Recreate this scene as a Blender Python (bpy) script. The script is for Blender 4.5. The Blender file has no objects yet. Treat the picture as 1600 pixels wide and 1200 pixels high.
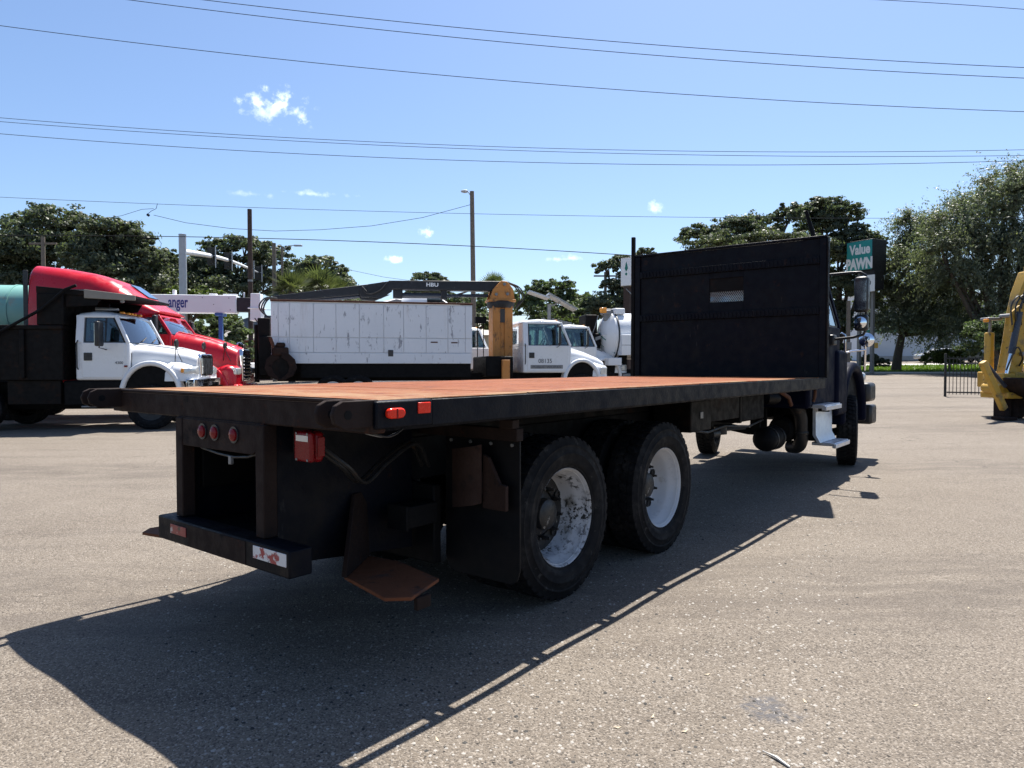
import bpy, bmesh, math, random
import numpy as np
from mathutils import Vector, Matrix
R=math.radians; PI=math.pi
random.seed(7); rng=np.random.default_rng(7)
scene=bpy.context.scene; C=scene.collection
# ---------------------------------------------------------------- camera
HC=1.497; F=1092.0; PITCH=-0.0271
cam=bpy.data.cameras.new('camera'); camo=bpy.data.objects.new('camera',cam); C.objects.link(camo)
cam.sensor_width=36; cam.lens=F/1600*36; cam.clip_start=.05; cam.clip_end=3000
camo.location=(0,0,HC); camo.rotation_euler=(PI/2+PITCH,0,0); scene.camera=camo
# ---------------------------------------------------------------- sky and sun
SUN=Vector((.193,.485,1.0)).normalized()
EL=math.asin(SUN.z); AZ=math.atan2(SUN.x,SUN.y)
world=bpy.data.worlds.new('World'); scene.world=world; world.use_nodes=True
nt=world.node_tree; nt.nodes.clear()
wout=nt.nodes.new('ShaderNodeOutputWorld'); bg=nt.nodes.new('ShaderNodeBackground')
sky=nt.nodes.new('ShaderNodeTexSky'); sky.sky_type='NISHITA'; sky.sun_disc=False
sky.sun_elevation=EL; sky.sun_rotation=AZ; sky.altitude=0; sky.air_density=1.0; sky.dust_density=.9; sky.ozone_density=4.5
bg.inputs[1].default_value=.071
def ray(px,py):
    a,b=px-800,py-600; c,s=math.cos(PITCH),math.sin(PITCH)
    return Vector((a/F, c+s*b/F, s-c*b/F))
def at(px,py,Y):                       # the point seen at a pixel, at a chosen distance ahead
    d=ray(px,py); t=Y/d.y
    return Vector((d.x*t,Y,HC+d.z*t))
wtc=nt.nodes.new('ShaderNodeTexCoord')
def wmath(op,a,b=None,v=False):
    n=nt.nodes.new('ShaderNodeVectorMath' if v else 'ShaderNodeMath'); n.operation=op
    for i,x in enumerate((a,b)):
        if x is None: continue
        if hasattr(x,'node'): nt.links.new(x,n.inputs[i])
        else: n.inputs[i].default_value=x
    return n.outputs['Value'] if (v and op in('DOT_PRODUCT','LENGTH')) else n.outputs[0]
wn=nt.nodes.new('ShaderNodeTexNoise'); wn.inputs['Scale'].default_value=55; wn.inputs['Detail'].default_value=7; wn.inputs['Roughness'].default_value=.62
nt.links.new(wtc.outputs['Generated'],wn.inputs['Vector'])
tot=None
# small fair-weather clouds: pixel direction, half sizes (radians), strength
for px,py,rx,ry,k in [(405,160,.026,.010,.62),(440,158,.020,.016,.75),(458,176,.026,.014,.55),(425,172,.03,.016,.35),(668,362,.013,.007,.62),(615,405,.013,.006,.55),(893,403,.020,.005,.42),(868,405,.014,.004,.3),
                      (1027,325,.012,.008,.42),(490,303,.045,.004,.25),(390,303,.03,.004,.15)]:
    d=ray(px,py).normalized(); rt=d.cross(Vector((0,0,1))).normalized(); up=rt.cross(d)
    a=wmath('DOT_PRODUCT',wtc.outputs['Generated'],tuple(rt/rx),True); b=wmath('DOT_PRODUCT',wtc.outputs['Generated'],tuple(up/ry),True)
    fr=wmath('GREATER_THAN',wmath('DOT_PRODUCT',wtc.outputs['Generated'],tuple(d),True),.2)
    r2=wmath('ADD',wmath('MULTIPLY',a,a),wmath('MULTIPLY',b,b))
    m=wmath('SUBTRACT',wmath('ADD',1.0,wmath('MULTIPLY',wmath('SUBTRACT',wn.outputs[0],.5),4.6)),wmath('SQRT',r2))
    cl=nt.nodes.new('ShaderNodeMapRange'); cl.interpolation_type='SMOOTHSTEP'; nt.links.new(m,cl.inputs[0]); cl.inputs[1].default_value=0; cl.inputs[2].default_value=1.5; cl.inputs[4].default_value=k
    o=wmath('MULTIPLY',cl.outputs[0],fr)
    tot=o if tot is None else wmath('MAXIMUM',tot,o)
wmix=nt.nodes.new('ShaderNodeMix'); wmix.data_type='RGBA'; nt.links.new(tot,wmix.inputs[0]); nt.links.new(sky.outputs[0],wmix.inputs[6]); wmix.inputs[7].default_value=(14,14.4,15,1)
wt=nt.nodes.new('ShaderNodeMix'); wt.data_type='RGBA'; wt.blend_type='MULTIPLY'; wt.inputs[0].default_value=1; nt.links.new(wmix.outputs[2],wt.inputs[6]); wt.inputs[7].default_value=(.975,.995,1.03,1)
nt.links.new(wt.outputs[2],bg.inputs[0]); nt.links.new(bg.outputs[0],wout.inputs[0])
sl=bpy.data.lights.new('sun','SUN'); sl.energy=4.8; sl.angle=R(.53); sl.color=(1,.955,.89)
so=bpy.data.objects.new('sun',sl); C.objects.link(so); so.location=(20,30,60); so.rotation_euler=SUN.to_track_quat('Z','Y').to_euler()
vs=scene.view_settings; vs.view_transform='Standard'; vs.look='None'; vs.exposure=1.25; vs.gamma=1; vs.use_curve_mapping=False
# ---------------------------------------------------------------- helpers
def link(o,parent=None):
    C.objects.link(o)
    if parent is not None: o.parent=parent
    return o
def tag(o,label=None,cat=None,group=None,kind=None):
    for k,v in (('label',label),('category',cat),('group',group),('kind',kind)):
        if v: o[k]=v
    return o
def thing(name,label,cat,loc=(0,0,0),rz=0,group=None):
    o=bpy.data.objects.new(name,None); o.empty_display_size=.2; o.location=loc; o.rotation_euler=(0,0,rz)
    link(o); return tag(o,label,cat,group)
def copy_tree(o,parent=None):
    c=o.copy(); C.objects.link(c); c.parent=parent
    for ch in o.children: copy_tree(ch,c)
    return c
class MB:
    def __init__(s): s.v=[]; s.f=[]
    def add(s,vs,fs):
        n=len(s.v); s.v+= [tuple(p) for p in vs]; s.f+=[tuple(i+n for i in q) for q in fs]; return s
    def hexa(s,p): return s.add(p,[(3,2,1,0),(4,5,6,7),(0,1,5,4),(1,2,6,5),(2,3,7,6),(3,0,4,7)])
    def box(s,x0,x1,y0,y1,z0,z1):
        return s.hexa([(x0,y0,z0),(x1,y0,z0),(x1,y1,z0),(x0,y1,z0),(x0,y0,z1),(x1,y0,z1),(x1,y1,z1),(x0,y1,z1)])
    def prism(s,pts,a,b,axis='y',k=1.0):
        n=len(pts)
        def P(p,t):
            return (p[0],t,p[1]) if axis=='y' else (t,p[0],p[1]) if axis=='x' else (p[0],p[1],t)
        return s.add([P(p,a) for p in pts]+[P((p[0]*k,p[1]*k),b) for p in pts],[tuple(range(n))[::-1],tuple(range(n,2*n))]+[(i,(i+1)%n,n+(i+1)%n,n+i) for i in range(n)])
    def slab(s,pts,th):
        p=[Vector(q) for q in pts]; nrm=(p[1]-p[0]).cross(p[2]-p[0]).normalized()*th; n=len(p)
        return s.add(p+[q+nrm for q in p],[tuple(range(n))[::-1],tuple(range(n,2*n))]+[(i,(i+1)%n,n+(i+1)%n,n+i) for i in range(n)])
    def beam(s,a,b,w,h=None,up=(0,0,1)):
        a,b=Vector(a),Vector(b); h=h or w; d=(b-a).normalized(); u=Vector(up)
        if abs(d.dot(u))>.98: u=Vector((1,0,0))
        sx=d.cross(u).normalized()*w/2; sz=sx.cross(d).normalized()*h/2
        return s.hexa([a-sx-sz,b-sx-sz,b+sx-sz,a+sx-sz,a-sx+sz,b-sx+sz,b+sx+sz,a+sx+sz])
    def tube(s,path,r,n=8):
        path=[Vector(p) for p in path]; m=len(path); rs=r if isinstance(r,(list,tuple)) else [r]*m
        vs=[]; prev=None
        for i,p in enumerate(path):
            d=(path[min(i+1,m-1)]-path[max(i-1,0)]).normalized()
            u=prev if prev is not None else (Vector((0,0,1)) if abs(d.z)<.9 else Vector((1,0,0)))
            a=(u-d*u.dot(d)).normalized(); prev=a; b=d.cross(a)
            for k in range(n):
                t=2*PI*k/n; vs.append(p+(a*math.cos(t)+b*math.sin(t))*rs[i])
        fs=[(i*n+k,i*n+(k+1)%n,(i+1)*n+(k+1)%n,(i+1)*n+k) for i in range(m-1) for k in range(n)]
        fs+=[tuple(range(n))[::-1],tuple(range((m-1)*n,m*n))]
        return s.add(vs,fs)
    def lathe(s,prof,c=(0,0,0),axis='y',n=32,closed=False):
        vs=[]
        for r,t in prof:
            for k in range(n):
                a=2*PI*k/n; x,y=r*math.cos(a),r*math.sin(a)
                p=(x,t,y) if axis=='y' else (t,x,y) if axis=='x' else (x,y,t)
                vs.append((p[0]+c[0],p[1]+c[1],p[2]+c[2]))
        m=len(prof); rg=range(m if closed else m-1)
        fs=[(i*n+k,i*n+(k+1)%n,((i+1)%m)*n+(k+1)%n,((i+1)%m)*n+k) for i in rg for k in range(n)]
        if not closed:
            if prof[0][0]>1e-6: fs.append(tuple(range(n))[::-1])
            if prof[-1][0]>1e-6: fs.append(tuple(range((m-1)*n,m*n)))
        return s.add(vs,fs)
    def loft(s,secs):
        n=len(secs[0]); m=len(secs); vs=[p for q in secs for p in q]
        fs=[(i*n+k,i*n+(k+1)%n,(i+1)*n+(k+1)%n,(i+1)*n+k) for i in range(m-1) for k in range(n)]
        fs+=[tuple(range(n))[::-1],tuple(range((m-1)*n,m*n))]
        return s.add(vs,fs)
    def mesh(s,name,mat,smooth=40):
        me=bpy.data.meshes.new(name); me.from_pydata(s.v,[],s.f)
        bm=bmesh.new(); bm.from_mesh(me); bmesh.ops.recalc_face_normals(bm,faces=bm.faces); bm.to_mesh(me); bm.free()
        me.polygons.foreach_set('use_smooth',[True]*len(me.polygons)); me.set_sharp_from_angle(angle=R(smooth))
        if mat: me.materials.append(mat)
        return me
    def build(s,name,mat,parent=None,bev=0,seg=2,smooth=40,loc=None):
        o=bpy.data.objects.new(name,s.mesh(name,mat,smooth)); link(o,parent)
        if loc: o.location=loc
        if bev:
            b=o.modifiers.new('bevel','BEVEL'); b.width=bev; b.segments=seg; b.limit_method='ANGLE'; b.angle_limit=R(35)
        return o
def part(name,mat,parent,fn,bev=0,**k):
    m=MB(); fn(m); return m.build(name,mat,parent,bev,**k)
def usec(x,hw,z0,z1,e=5,n=18,yc=0):          # rounded-top cross-section of a bonnet or fairing
    out=[]
    for i in range(n+1):
        t=PI*i/n; c,q=math.cos(t),math.sin(t)
        out.append((x,yc+hw*math.copysign(abs(c)**(2/e),c),z0+(z1-z0)*abs(q)**(2/e)))
    return out
def arc(cx,cz,rx,rz,a0,a1,n):
    return [(cx+rx*math.cos(R(a0+(a1-a0)*i/n)),cz+rz*math.sin(R(a0+(a1-a0)*i/n))) for i in range(n+1)]
def spl(P,k=6):                                  # smooth path through points
    P=[Vector(p) for p in P]; Q=[P[0]*2-P[1]]+P+[P[-1]*2-P[-2]]; out=[]
    for i in range(1,len(Q)-2):
        p0,p1,p2,p3=Q[i-1:i+3]
        for j in range(k):
            t=j/k; out.append(.5*((2*p1)+(p2-p0)*t+(2*p0-5*p1+4*p2-p3)*t*t+(3*p1-p0-3*p2+p3)*t**3))
    return out+[P[-1]]
# ---------------------------------------------------------------- materials
def nodes(name):
    m=bpy.data.materials.new(name); m.use_nodes=True; n=m.node_tree; return m,n,n.nodes['Principled BSDF']
def N(n,t,**k):
    q=n.nodes.new(t)
    for a,b in k.items():
        if a in q.inputs.keys() if hasattr(q.inputs,'keys') else False: q.inputs[a].default_value=b
        else: setattr(q,a,b)
    return q
def noise(n,co,scale,detail=4,rough=.55,stretch=None):
    t=n.nodes.new('ShaderNodeTexNoise'); t.inputs['Scale'].default_value=scale; t.inputs['Detail'].default_value=detail; t.inputs['Roughness'].default_value=rough
    if stretch:
        mp=n.nodes.new('ShaderNodeMapping'); mp.inputs['Scale'].default_value=stretch; n.links.new(co,mp.inputs[0]); co=mp.outputs[0]
    n.links.new(co,t.inputs['Vector']); return t.outputs[0]
def ramp(n,x,a,b,lo=0,hi=1):
    t=n.nodes.new('ShaderNodeMapRange'); t.interpolation_type='SMOOTHSTEP'; n.links.new(x,t.inputs[0])
    for i,v in ((1,a),(2,b),(3,lo),(4,hi)): t.inputs[i].default_value=v
    return t.outputs[0]
def mixc(n,fac,a,b,mode='MIX'):
    t=n.nodes.new('ShaderNodeMix'); t.data_type='RGBA'; t.blend_type=mode
    for i,x in ((0,fac),(6,a),(7,b)):
        if hasattr(x,'node'): n.links.new(x,t.inputs[i])
        elif i==0: t.inputs[0].default_value=x
        else: t.inputs[i].default_value=(*x,1) if len(x)==3 else x
    return t.outputs[2]
def mul(n,a,b,op='MULTIPLY'):
    t=n.nodes.new('ShaderNodeMath'); t.operation=op
    for i,x in ((0,a),(1,b)):
        if hasattr(x,'node'): n.links.new(x,t.inputs[i])
        else: t.inputs[i].default_value=x
    return t.outputs[0]
def bump(n,b,h,dist,strength=1):
    t=n.nodes.new('ShaderNodeBump'); t.inputs['Distance'].default_value=dist; t.inputs['Strength'].default_value=strength
    n.links.new(h,t.inputs['Height']); n.links.new(t.outputs[0],b.inputs['Normal'])
def mat(name,col,rough=.5,metal=0,var=.18,vs=2.5,dirt=None,bmp=0,bs=60,coat=0,spec=.5,stretch=None):
    m,n,b=nodes(name); co=n.nodes.new('ShaderNodeTexCoord').outputs['Object']
    k=noise(n,co,vs,5,.6,stretch)
    c=mixc(n,k,tuple(x*(1-var) for x in col),tuple(min(1,x*(1+var)) for x in col))
    r=ramp(n,noise(n,co,vs*3,3),.3,.7,max(.03,rough-.1),min(1,rough+.12))
    for d in (dirt or []):                    # (colour, threshold, softness, scale[, stretch])
        dc,th,sf,sc=d[:4]; f=ramp(n,noise(n,co,sc,7,.68,d[4] if len(d)>4 else None),th,th+sf)
        if len(d)>5: f=mul(n,f,ramp(n,noise(n,co,d[5],3),.44,.60))
        c=mixc(n,f,c,dc)
    n.links.new(c,b.inputs['Base Color']); n.links.new(r,b.inputs['Roughness'])
    b.inputs['Metallic'].default_value=metal; b.inputs['Specular IOR Level'].default_value=spec
    if coat: b.inputs['Coat Weight'].default_value=coat; b.inputs['Coat Roughness'].default_value=.06
    if bmp: bump(n,b,noise(n,co,bs,4),bmp)
    return m
RUST=(.16,.055,.022); DRUST=(.06,.026,.014)
mt={}
mt['black_paint']=mat('black_paint',(.0026,.0036,.0075),.5,0,.35,3,[((.014,.012,.010),.45,.4,1.3),((.020,.010,.008),.60,.12,6),((.045,.042,.039),.64,.10,11,(1,1,.2))],.002,50,spec=.12)
mt['black_steel']=mat('black_steel',(.006,.0055,.0055),.6,0,.4,3,[((.018,.009,.006),.52,.18,4)],.0015,40,spec=.12)
mt['rust_frame']=mat('rust_frame',(.021,.0135,.0115),.75,0,.5,4,[((.055,.020,.011),.58,.15,7),((.007,.007,.008),.57,.1,3)],.002,60,spec=.12)
mt['rust_plate']=mat('rust_plate',(.085,.030,.014),.8,0,.4,6,[((.025,.012,.008),.56,.15,9)],.002,90)
mt['rust_orange']=mat('rust_orange',(.14,.048,.021),.8,0,.35,6,[((.06,.035,.028),.52,.12,5),((.03,.016,.012),.6,.1,9)],.002,90,spec=.2)
mt['frame_black']=mat('frame_black',(.005,.005,.0055),.65,0,.4,4,[((.014,.011,.009),.6,.2,6)],spec=.12)
mt['rubber']=mat('rubber',(.0085,.0085,.0095),.72,0,.3,6,[((.038,.035,.033),.50,.25,5),((.05,.047,.044),.60,.1,14)],.001,120,spec=.12)
mt['rubber_flap']=mat('rubber_flap',(.005,.005,.006),.55,0,.3,3,[((.011,.010,.009),.58,.2,4)],spec=.2)
mt['rim_white']=mat('rim_white',(.55,.55,.56),.35,0,.1,4,[((.30,.27,.23),.58,.2,7)])
mt['rim_chipped']=mat('rim_chipped',(.46,.46,.47),.4,0,.15,4,[((.16,.145,.12),.50,.2,7),((.018,.016,.014),.50,.04,38,None,5)])
mt['hub_grease']=mat('hub_grease',(.012,.011,.010),.5,0,.4,12,[((.22,.20,.17),.62,.05,18)])
mt['rust_dark']=mat('rust_dark',(.030,.016,.012),.8,0,.4,6,[((.012,.008,.007),.55,.15,8)],.002,80,spec=.2)
mt['pipe_dark']=mat('pipe_dark',(.02,.019,.019),.45,.3,.3,6,[((.05,.03,.02),.6,.1,8)],spec=.4)
mt['alu']=mat('alu',(.62,.63,.66),.42,.75,.12,5,[((.25,.24,.23),.6,.2,9)])
mt['chrome']=mat('chrome',(.78,.78,.80),.12,1,.05,4)
mt['steel_grey']=mat('steel_grey',(.22,.22,.22),.5,.5,.2,4)
mt['navy_paint']=mat('navy_paint',(.0030,.0045,.015),.55,0,.15,2,None,spec=.05)
mt['white_paint']=mat('white_paint',(.70,.71,.72),.34,0,.05,2,[((.50,.48,.44),.63,.25,3,(1,1,.4))],coat=.4)
mt['white_old']=mat('white_old',(.70,.71,.72),.5,0,.08,2,[((.42,.38,.33),.60,.3,2.5,(1,1,.3)),((.10,.045,.025),.70,.05,6)])
mt['red_paint']=mat('red_paint',(.52,.008,.020),.30,0,.1,1.5,None,coat=.25,spec=.35)
mt['orange_paint']=mat('orange_paint',(.52,.21,.045),.55,0,.15,3,[((.15,.07,.03),.52,.15,5,(1,1,.4)),((.03,.025,.02),.62,.06,9,(1,1,.5))])
mt['yellow_paint']=mat('yellow_paint',(.46,.27,.030),.45,0,.14,3,[((.16,.11,.05),.52,.2,3),((.05,.04,.03),.60,.08,9),((.02,.018,.015),.66,.04,20)])
mt['black_boom']=mat('black_boom',(.006,.0065,.010),.5,0,.3,3,[((.06,.055,.05),.64,.1,6)])
mt['plastic_black']=mat('plastic_black',(.015,.015,.016),.45,0,.2,5)
mt['interior']=mat('interior',(.055,.052,.050),.8,0,.2,5)
mt['lens_red']=mat('lens_red',(.17,.005,.008),.25,0,.15,20,spec=.25)
mt['lens_red_lit']=mat('lens_red_lit',(.75,.030,.012),.22,0,.15,20,spec=.3)
mt['lens_amber']=mat('lens_amber',(.75,.28,.02),.2,0,.1,20)
mt['lens_clear']=mat('lens_clear',(.55,.56,.55),.15,.3,.15,14,coat=.5)
mt['tape_white']=mat('tape_white',(.62,.61,.60),.4,0,.1,10,[((.30,.03,.035),.53,.05,14),((.06,.05,.045),.62,.06,22)])
mt['tape_red']=mat('tape_red',(.24,.03,.03),.4,0,.2,10,[((.42,.36,.34),.56,.06,24),((.03,.025,.02),.58,.06,18)])
mt['sign_white']=mat('sign_white',(.74,.76,.77),.5,0,.05,2)
mt['teal_sign']=mat('teal_sign',(.02,.26,.25),.45,0,.06,1)
mt['navy_ink']=mat('navy_ink',(.02,.04,.22),.5,0,.05,2)
mt['dark_ink']=mat('dark_ink',(.05,.06,.08),.5,0,.05,2)
mt['green_ink']=mat('green_ink',(.01,.16,.12),.5,0,.05,2)
mt['blue_steel']=mat('blue_steel',(.03,.10,.30),.5,0,.15,3)
mt['galv']=mat('galv',(.36,.38,.40),.5,.4,.12,2)
mt['wood_pole']=mat('wood_pole',(.15,.125,.10),.85,0,.3,6,[((.07,.055,.045),.55,.2,8,(1,1,.15))],.004,40)
mt['wood_dark']=mat('wood_dark',(.045,.028,.022),.85,0,.3,6,None,.004,40)
mt['teal_tank']=mat('teal_tank',(.16,.36,.32),.55,0,.12,1.2,[((.34,.20,.11),.55,.2,1.3)])
mt['fascia']=mat('fascia',(.22,.20,.17),.6,0,.2,3)
mt['wire']=mat('wire',(.02,.02,.022),.9,spec=.05)
mt['wire_alu']=mat('wire_alu',(.035,.04,.05),.95,spec=.03)
mt['signal_black']=mat('signal_black',(.035,.037,.036),.7,spec=.2)  # black lifted towards grey, distance haze put into the colour
mt['bark']=mat('bark',(.075,.06,.047),.9,0,.35,4,None,.02,14,stretch=(1,1,.3))
mt['concrete']=mat('concrete',(.42,.40,.37),.85,0,.12,1.5)
mt['brick']=mat('brick_red',(.20,.075,.05),.85,0,.25,5)
mt['stucco']=mat('stucco',(.62,.64,.67),.8,0,.06,.6)
mt['roof_shingle']=mat('roof_shingle',(.20,.19,.18),.9,0,.2,3)
mt['cream']=mat('cream',(.55,.50,.40),.8,0,.1,1)
mt['hydraulic']=mat('hydraulic',(.025,.030,.045),.35,0,.2,4)
mt['solar']=mat('solar',(.02,.03,.07),.15,0,.2,10,coat=.6)
mt['car_silver']=mat('car_silver',(.45,.47,.49),.3,.5,.05,2,coat=.6)
mt['car_dark']=mat('car_dark',(.03,.035,.04),.3,0,.05,2,coat=.6)
def glass_mat(name,tint,refl=.5):
    m,n,b=nodes(name); n.nodes.remove(b); o=n.nodes['Material Output']
    t=n.nodes.new('ShaderNodeBsdfTransparent'); t.inputs[0].default_value=(*tint,1)
    g=n.nodes.new('ShaderNodeBsdfGlossy'); g.inputs['Roughness'].default_value=.03; g.inputs[0].default_value=(.9,.95,1,1)
    fr=n.nodes.new('ShaderNodeFresnel'); fr.inputs[0].default_value=1.5
    mx=n.nodes.new('ShaderNodeMixShader'); n.links.new(mul(n,fr.outputs[0],refl*2),mx.inputs[0])
    n.links.new(t.outputs[0],mx.inputs[1]); n.links.new(g.outputs[0],mx.inputs[2]); n.links.new(mx.outputs[0],o.inputs[0]); return m
mt['glass']=glass_mat('window_glass',(.55,.66,.66),.9)
mt['glass_dark']=glass_mat('tinted_glass',(.10,.12,.13),.9)
mt['mirror']=mat('mirror_glass',(.85,.87,.9),.03,1,.01,2)
def leaf_mat(name,col,var=.35,gloss=.45,trans=.35):
    m,n,b=nodes(name); o=n.nodes['Material Output']
    g=n.nodes.new('ShaderNodeNewGeometry'); rnd=g.outputs['Random Per Island']
    hi=(min(1,col[0]*(1+var)*1.15),col[1]*(1+var),col[2]*(1+var*.4)); lo=tuple(x*(1-var) for x in col)
    c=mixc(n,rnd,lo,hi)
    co=n.nodes.new('ShaderNodeTexCoord').outputs['Object']
    c=mixc(n,ramp(n,noise(n,co,.45,2),.35,.65),c,mixc(n,.5,c,tuple(x*1.5 for x in col)))
    n.links.new(c,b.inputs['Base Color']); b.inputs['Roughness'].default_value=gloss; b.inputs['Specular IOR Level'].default_value=.18
    t=n.nodes.new('ShaderNodeBsdfTranslucent'); n.links.new(mixc(n,1,c,(1.1,1.25,.62),'MULTIPLY'),t.inputs[0])
    mx=n.nodes.new('ShaderNodeMixShader'); mx.inputs[0].default_value=trans
    n.links.new(b.outputs[0],mx.inputs[1]); n.links.new(t.outputs[0],mx.inputs[2]); n.links.new(mx.outputs[0],o.inputs[0]); return m
mt['leaf_oak']=leaf_mat('leaf_oak',(.078,.098,.070),.42,.48,.36)
mt['leaf_mid']=leaf_mat('leaf_mid',(.078,.108,.060),.35,.55,.4)
mt['leaf_light']=leaf_mat('leaf_light',(.075,.105,.028),.3,.45,.4)
mt['leaf_palm']=leaf_mat('leaf_palm',(.075,.092,.048),.35,.4,.35)
mt['leaf_grey']=leaf_mat('leaf_grey',(.118,.142,.108),.5,.42,.38)
mt['grass']=leaf_mat('grass_blades',(.10,.16,.03),.35,.6,.4)
# ---------------------------------------------------------------- ground
_S=[-1e3,0,9,18,40,56,60,75,95,200,2000]; _Z=[0,0,.19,.33,.62,.79,.86,1.75,2.5,3.6,4.5]
def G(x,y):
    s=np.asarray(x)*.5+np.asarray(y)*.87-13
    return np.interp(s,_S,_Z)
def gz(x,y): return float(G(x,y))
def undul(x,y):
    return .009*np.sin(x*2.9+np.sin(y*1.7)*1.3)*np.sin(y*2.3+.7)+.006*np.sin(x*5.1-y*4.3+1.1)
def sheet(name,xs,ys,fn,m):
    X,Y=np.meshgrid(np.array(xs),np.array(ys)); Z=fn(X,Y); nx,ny=len(xs),len(ys)
    co=np.stack([X,Y,Z],-1).reshape(-1,3).astype(np.float32)
    i=np.arange(ny-1)[:,None]*nx+np.arange(nx-1)[None,:]; q=np.stack([i,i+1,i+nx+1,i+nx],-1).reshape(-1,4)
    return quads(name,co,q,m,True)
def quads(name,co,q,m,smooth=False):
    me=bpy.data.meshes.new(name); me.vertices.add(len(co)); me.vertices.foreach_set('co',np.ascontiguousarray(co,np.float32).ravel())
    k=q.shape[1]; me.loops.add(q.size); me.loops.foreach_set('vertex_index',q.ravel().astype(np.int32))
    me.polygons.add(len(q)); me.polygons.foreach_set('loop_start',np.arange(0,q.size,k,dtype=np.int32))
    me.update(calc_edges=True); me.validate()
    if smooth: me.polygons.foreach_set('use_smooth',[True]*len(me.polygons))
    me.materials.append(m); return me
def asphalt():
    m,n,b=nodes('old_asphalt'); co=n.nodes.new('ShaderNodeTexCoord').outputs['Object']
    big=noise(n,co,.22,5,.6); mid=noise(n,co,1.3,6,.65); drag=noise(n,co,.9,6,.65,(.30,2.4,1)); fine=noise(n,co,110,3,.7); scuff=noise(n,co,2.6,6,.7,(.35,1.7,1))
    c=mixc(n,ramp(n,big,.3,.7),(0.149,0.123,0.096),(0.187,0.158,0.126))
    c=mixc(n,ramp(n,mid,.35,.75,0,.5),c,(0.209,0.178,0.144))
    c=mixc(n,ramp(n,drag,.50,.72,0,.55),c,(0.101,0.083,0.067))
    c=mixc(n,ramp(n,scuff,.56,.70,0,.45),c,(0.095,0.080,0.068))
    v=n.nodes.new('ShaderNodeTexVoronoi'); v.inputs['Scale'].default_value=135; n.links.new(co,v.inputs['Vector'])
    sep=n.nodes.new('ShaderNodeSeparateColor'); n.links.new(v.outputs['Color'],sep.inputs[0])
    c=mixc(n,ramp(n,sep.outputs[0],.58,.97,0,.75),c,(0.330,0.289,0.242))       # pale aggregate
    c=mixc(n,ramp(n,sep.outputs[1],.64,.95,0,.75),c,(0.057,0.048,0.040))       # dark aggregate
    v2=n.nodes.new('ShaderNodeTexVoronoi'); v2.inputs['Scale'].default_value=34; n.links.new(co,v2.inputs['Vector'])
    s2=n.nodes.new('ShaderNodeSeparateColor'); n.links.new(v2.outputs['Color'],s2.inputs[0])
    spot=mul(n,ramp(n,s2.outputs[2],.955,.97),ramp(n,v2.outputs['Distance'],.24,.16))
    c=mixc(n,spot,c,(0.026,0.023,0.020))
    spot2=mul(n,ramp(n,s2.outputs[0],.965,.975),ramp(n,v2.outputs['Distance'],.22,.15))
    c=mixc(n,spot2,c,(0.396,0.356,0.307))
    c=mixc(n,ramp(n,fine,.25,.75,0,.4),c,mixc(n,.5,c,(0.050,0.041,0.034)))
    # worn wheel tracks swinging through the yard
    wv=n.nodes.new('ShaderNodeTexWave'); wv.wave_type='RINGS'; wv.inputs['Scale'].default_value=.055; wv.inputs['Distortion'].default_value=3.5; wv.inputs['Detail'].default_value=4; wv.inputs['Detail Scale'].default_value=.4
    mp=n.nodes.new('ShaderNodeMapping'); mp.inputs['Location'].default_value=(-9,16,0); n.links.new(co,mp.inputs[0]); n.links.new(mp.outputs[0],wv.inputs['Vector'])
    c=mixc(n,mul(n,ramp(n,wv.outputs['Fac'],.72,.96,0,.45),ramp(n,scuff,.35,.6)),c,(0.088,0.073,0.061))
    # oil stain
    geo=n.nodes.new('ShaderNodeVectorMath'); geo.operation='DISTANCE'; n.links.new(co,geo.inputs[0]); st=at(1203,1107,2.98); geo.inputs[1].default_value=(st.x,st.y,0)
    f=mul(n,ramp(n,mul(n,geo.outputs['Value'],mul(n,noise(n,co,7,6,.7),.42),'SUBTRACT'),-.05,-.17,0,.8),ramp(n,noise(n,co,38,4,.7),.36,.56))
    c=mixc(n,f,c,(0.089,0.089,0.096))
    # hairline cracks
    v3=n.nodes.new('ShaderNodeTexVoronoi'); v3.feature='DISTANCE_TO_EDGE'; v3.inputs['Scale'].default_value=.45
    wp=n.nodes.new('ShaderNodeVectorMath'); wp.operation='ADD'; n.links.new(co,wp.inputs[0])
    nz=n.nodes.new('ShaderNodeTexNoise'); nz.inputs['Scale'].default_value=1.6; nz.inputs['Detail'].default_value=6; n.links.new(co,nz.inputs['Vector']); n.links.new(nz.outputs['Color'],wp.inputs[1]); n.links.new(wp.outputs[0],v3.inputs['Vector'])
    c=mixc(n,mul(n,ramp(n,v3.outputs['Distance'],.006,.002,0,.7),ramp(n,big,.5,.6)),c,(0.050,0.041,0.034))
    n.links.new(c,b.inputs['Base Color']); b.inputs['Roughness'].default_value=.88; b.inputs['Specular IOR Level'].default_value=.25
    h=mul(n,mul(n,v.outputs['Distance'],-.6),mul(n,fine,.8),'ADD'); bump(n,b,h,.008,.9)
    return m
mt['asphalt']=asphalt()
near=list(np.arange(-8,12.01,.14)); xs=[-900,-400,-200,-120,-80,-60,-45,-35,-27,-20,-15,-11]+near+[14,17,20,24,28,33,39,46,55,66,80,100,130,180,260,400,900]
ys=[-60,-20,-8,-3,-1]+list(np.arange(0,14.01,.14))+[15,16,17,18,19,20,22,24,26,28,30,33,36,40,44,48,52,56,60,65,70,75,80,86,92,100,115,140,180,250,400,700,1500]
def hfn(X,Y):
    w=np.clip((12-np.abs(X-2))/4,0,1)*np.clip((14-Y)/4,0,1)*np.clip((Y+2)/2,0,1)
    return G(X,Y)+undul(X,Y)*w
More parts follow.
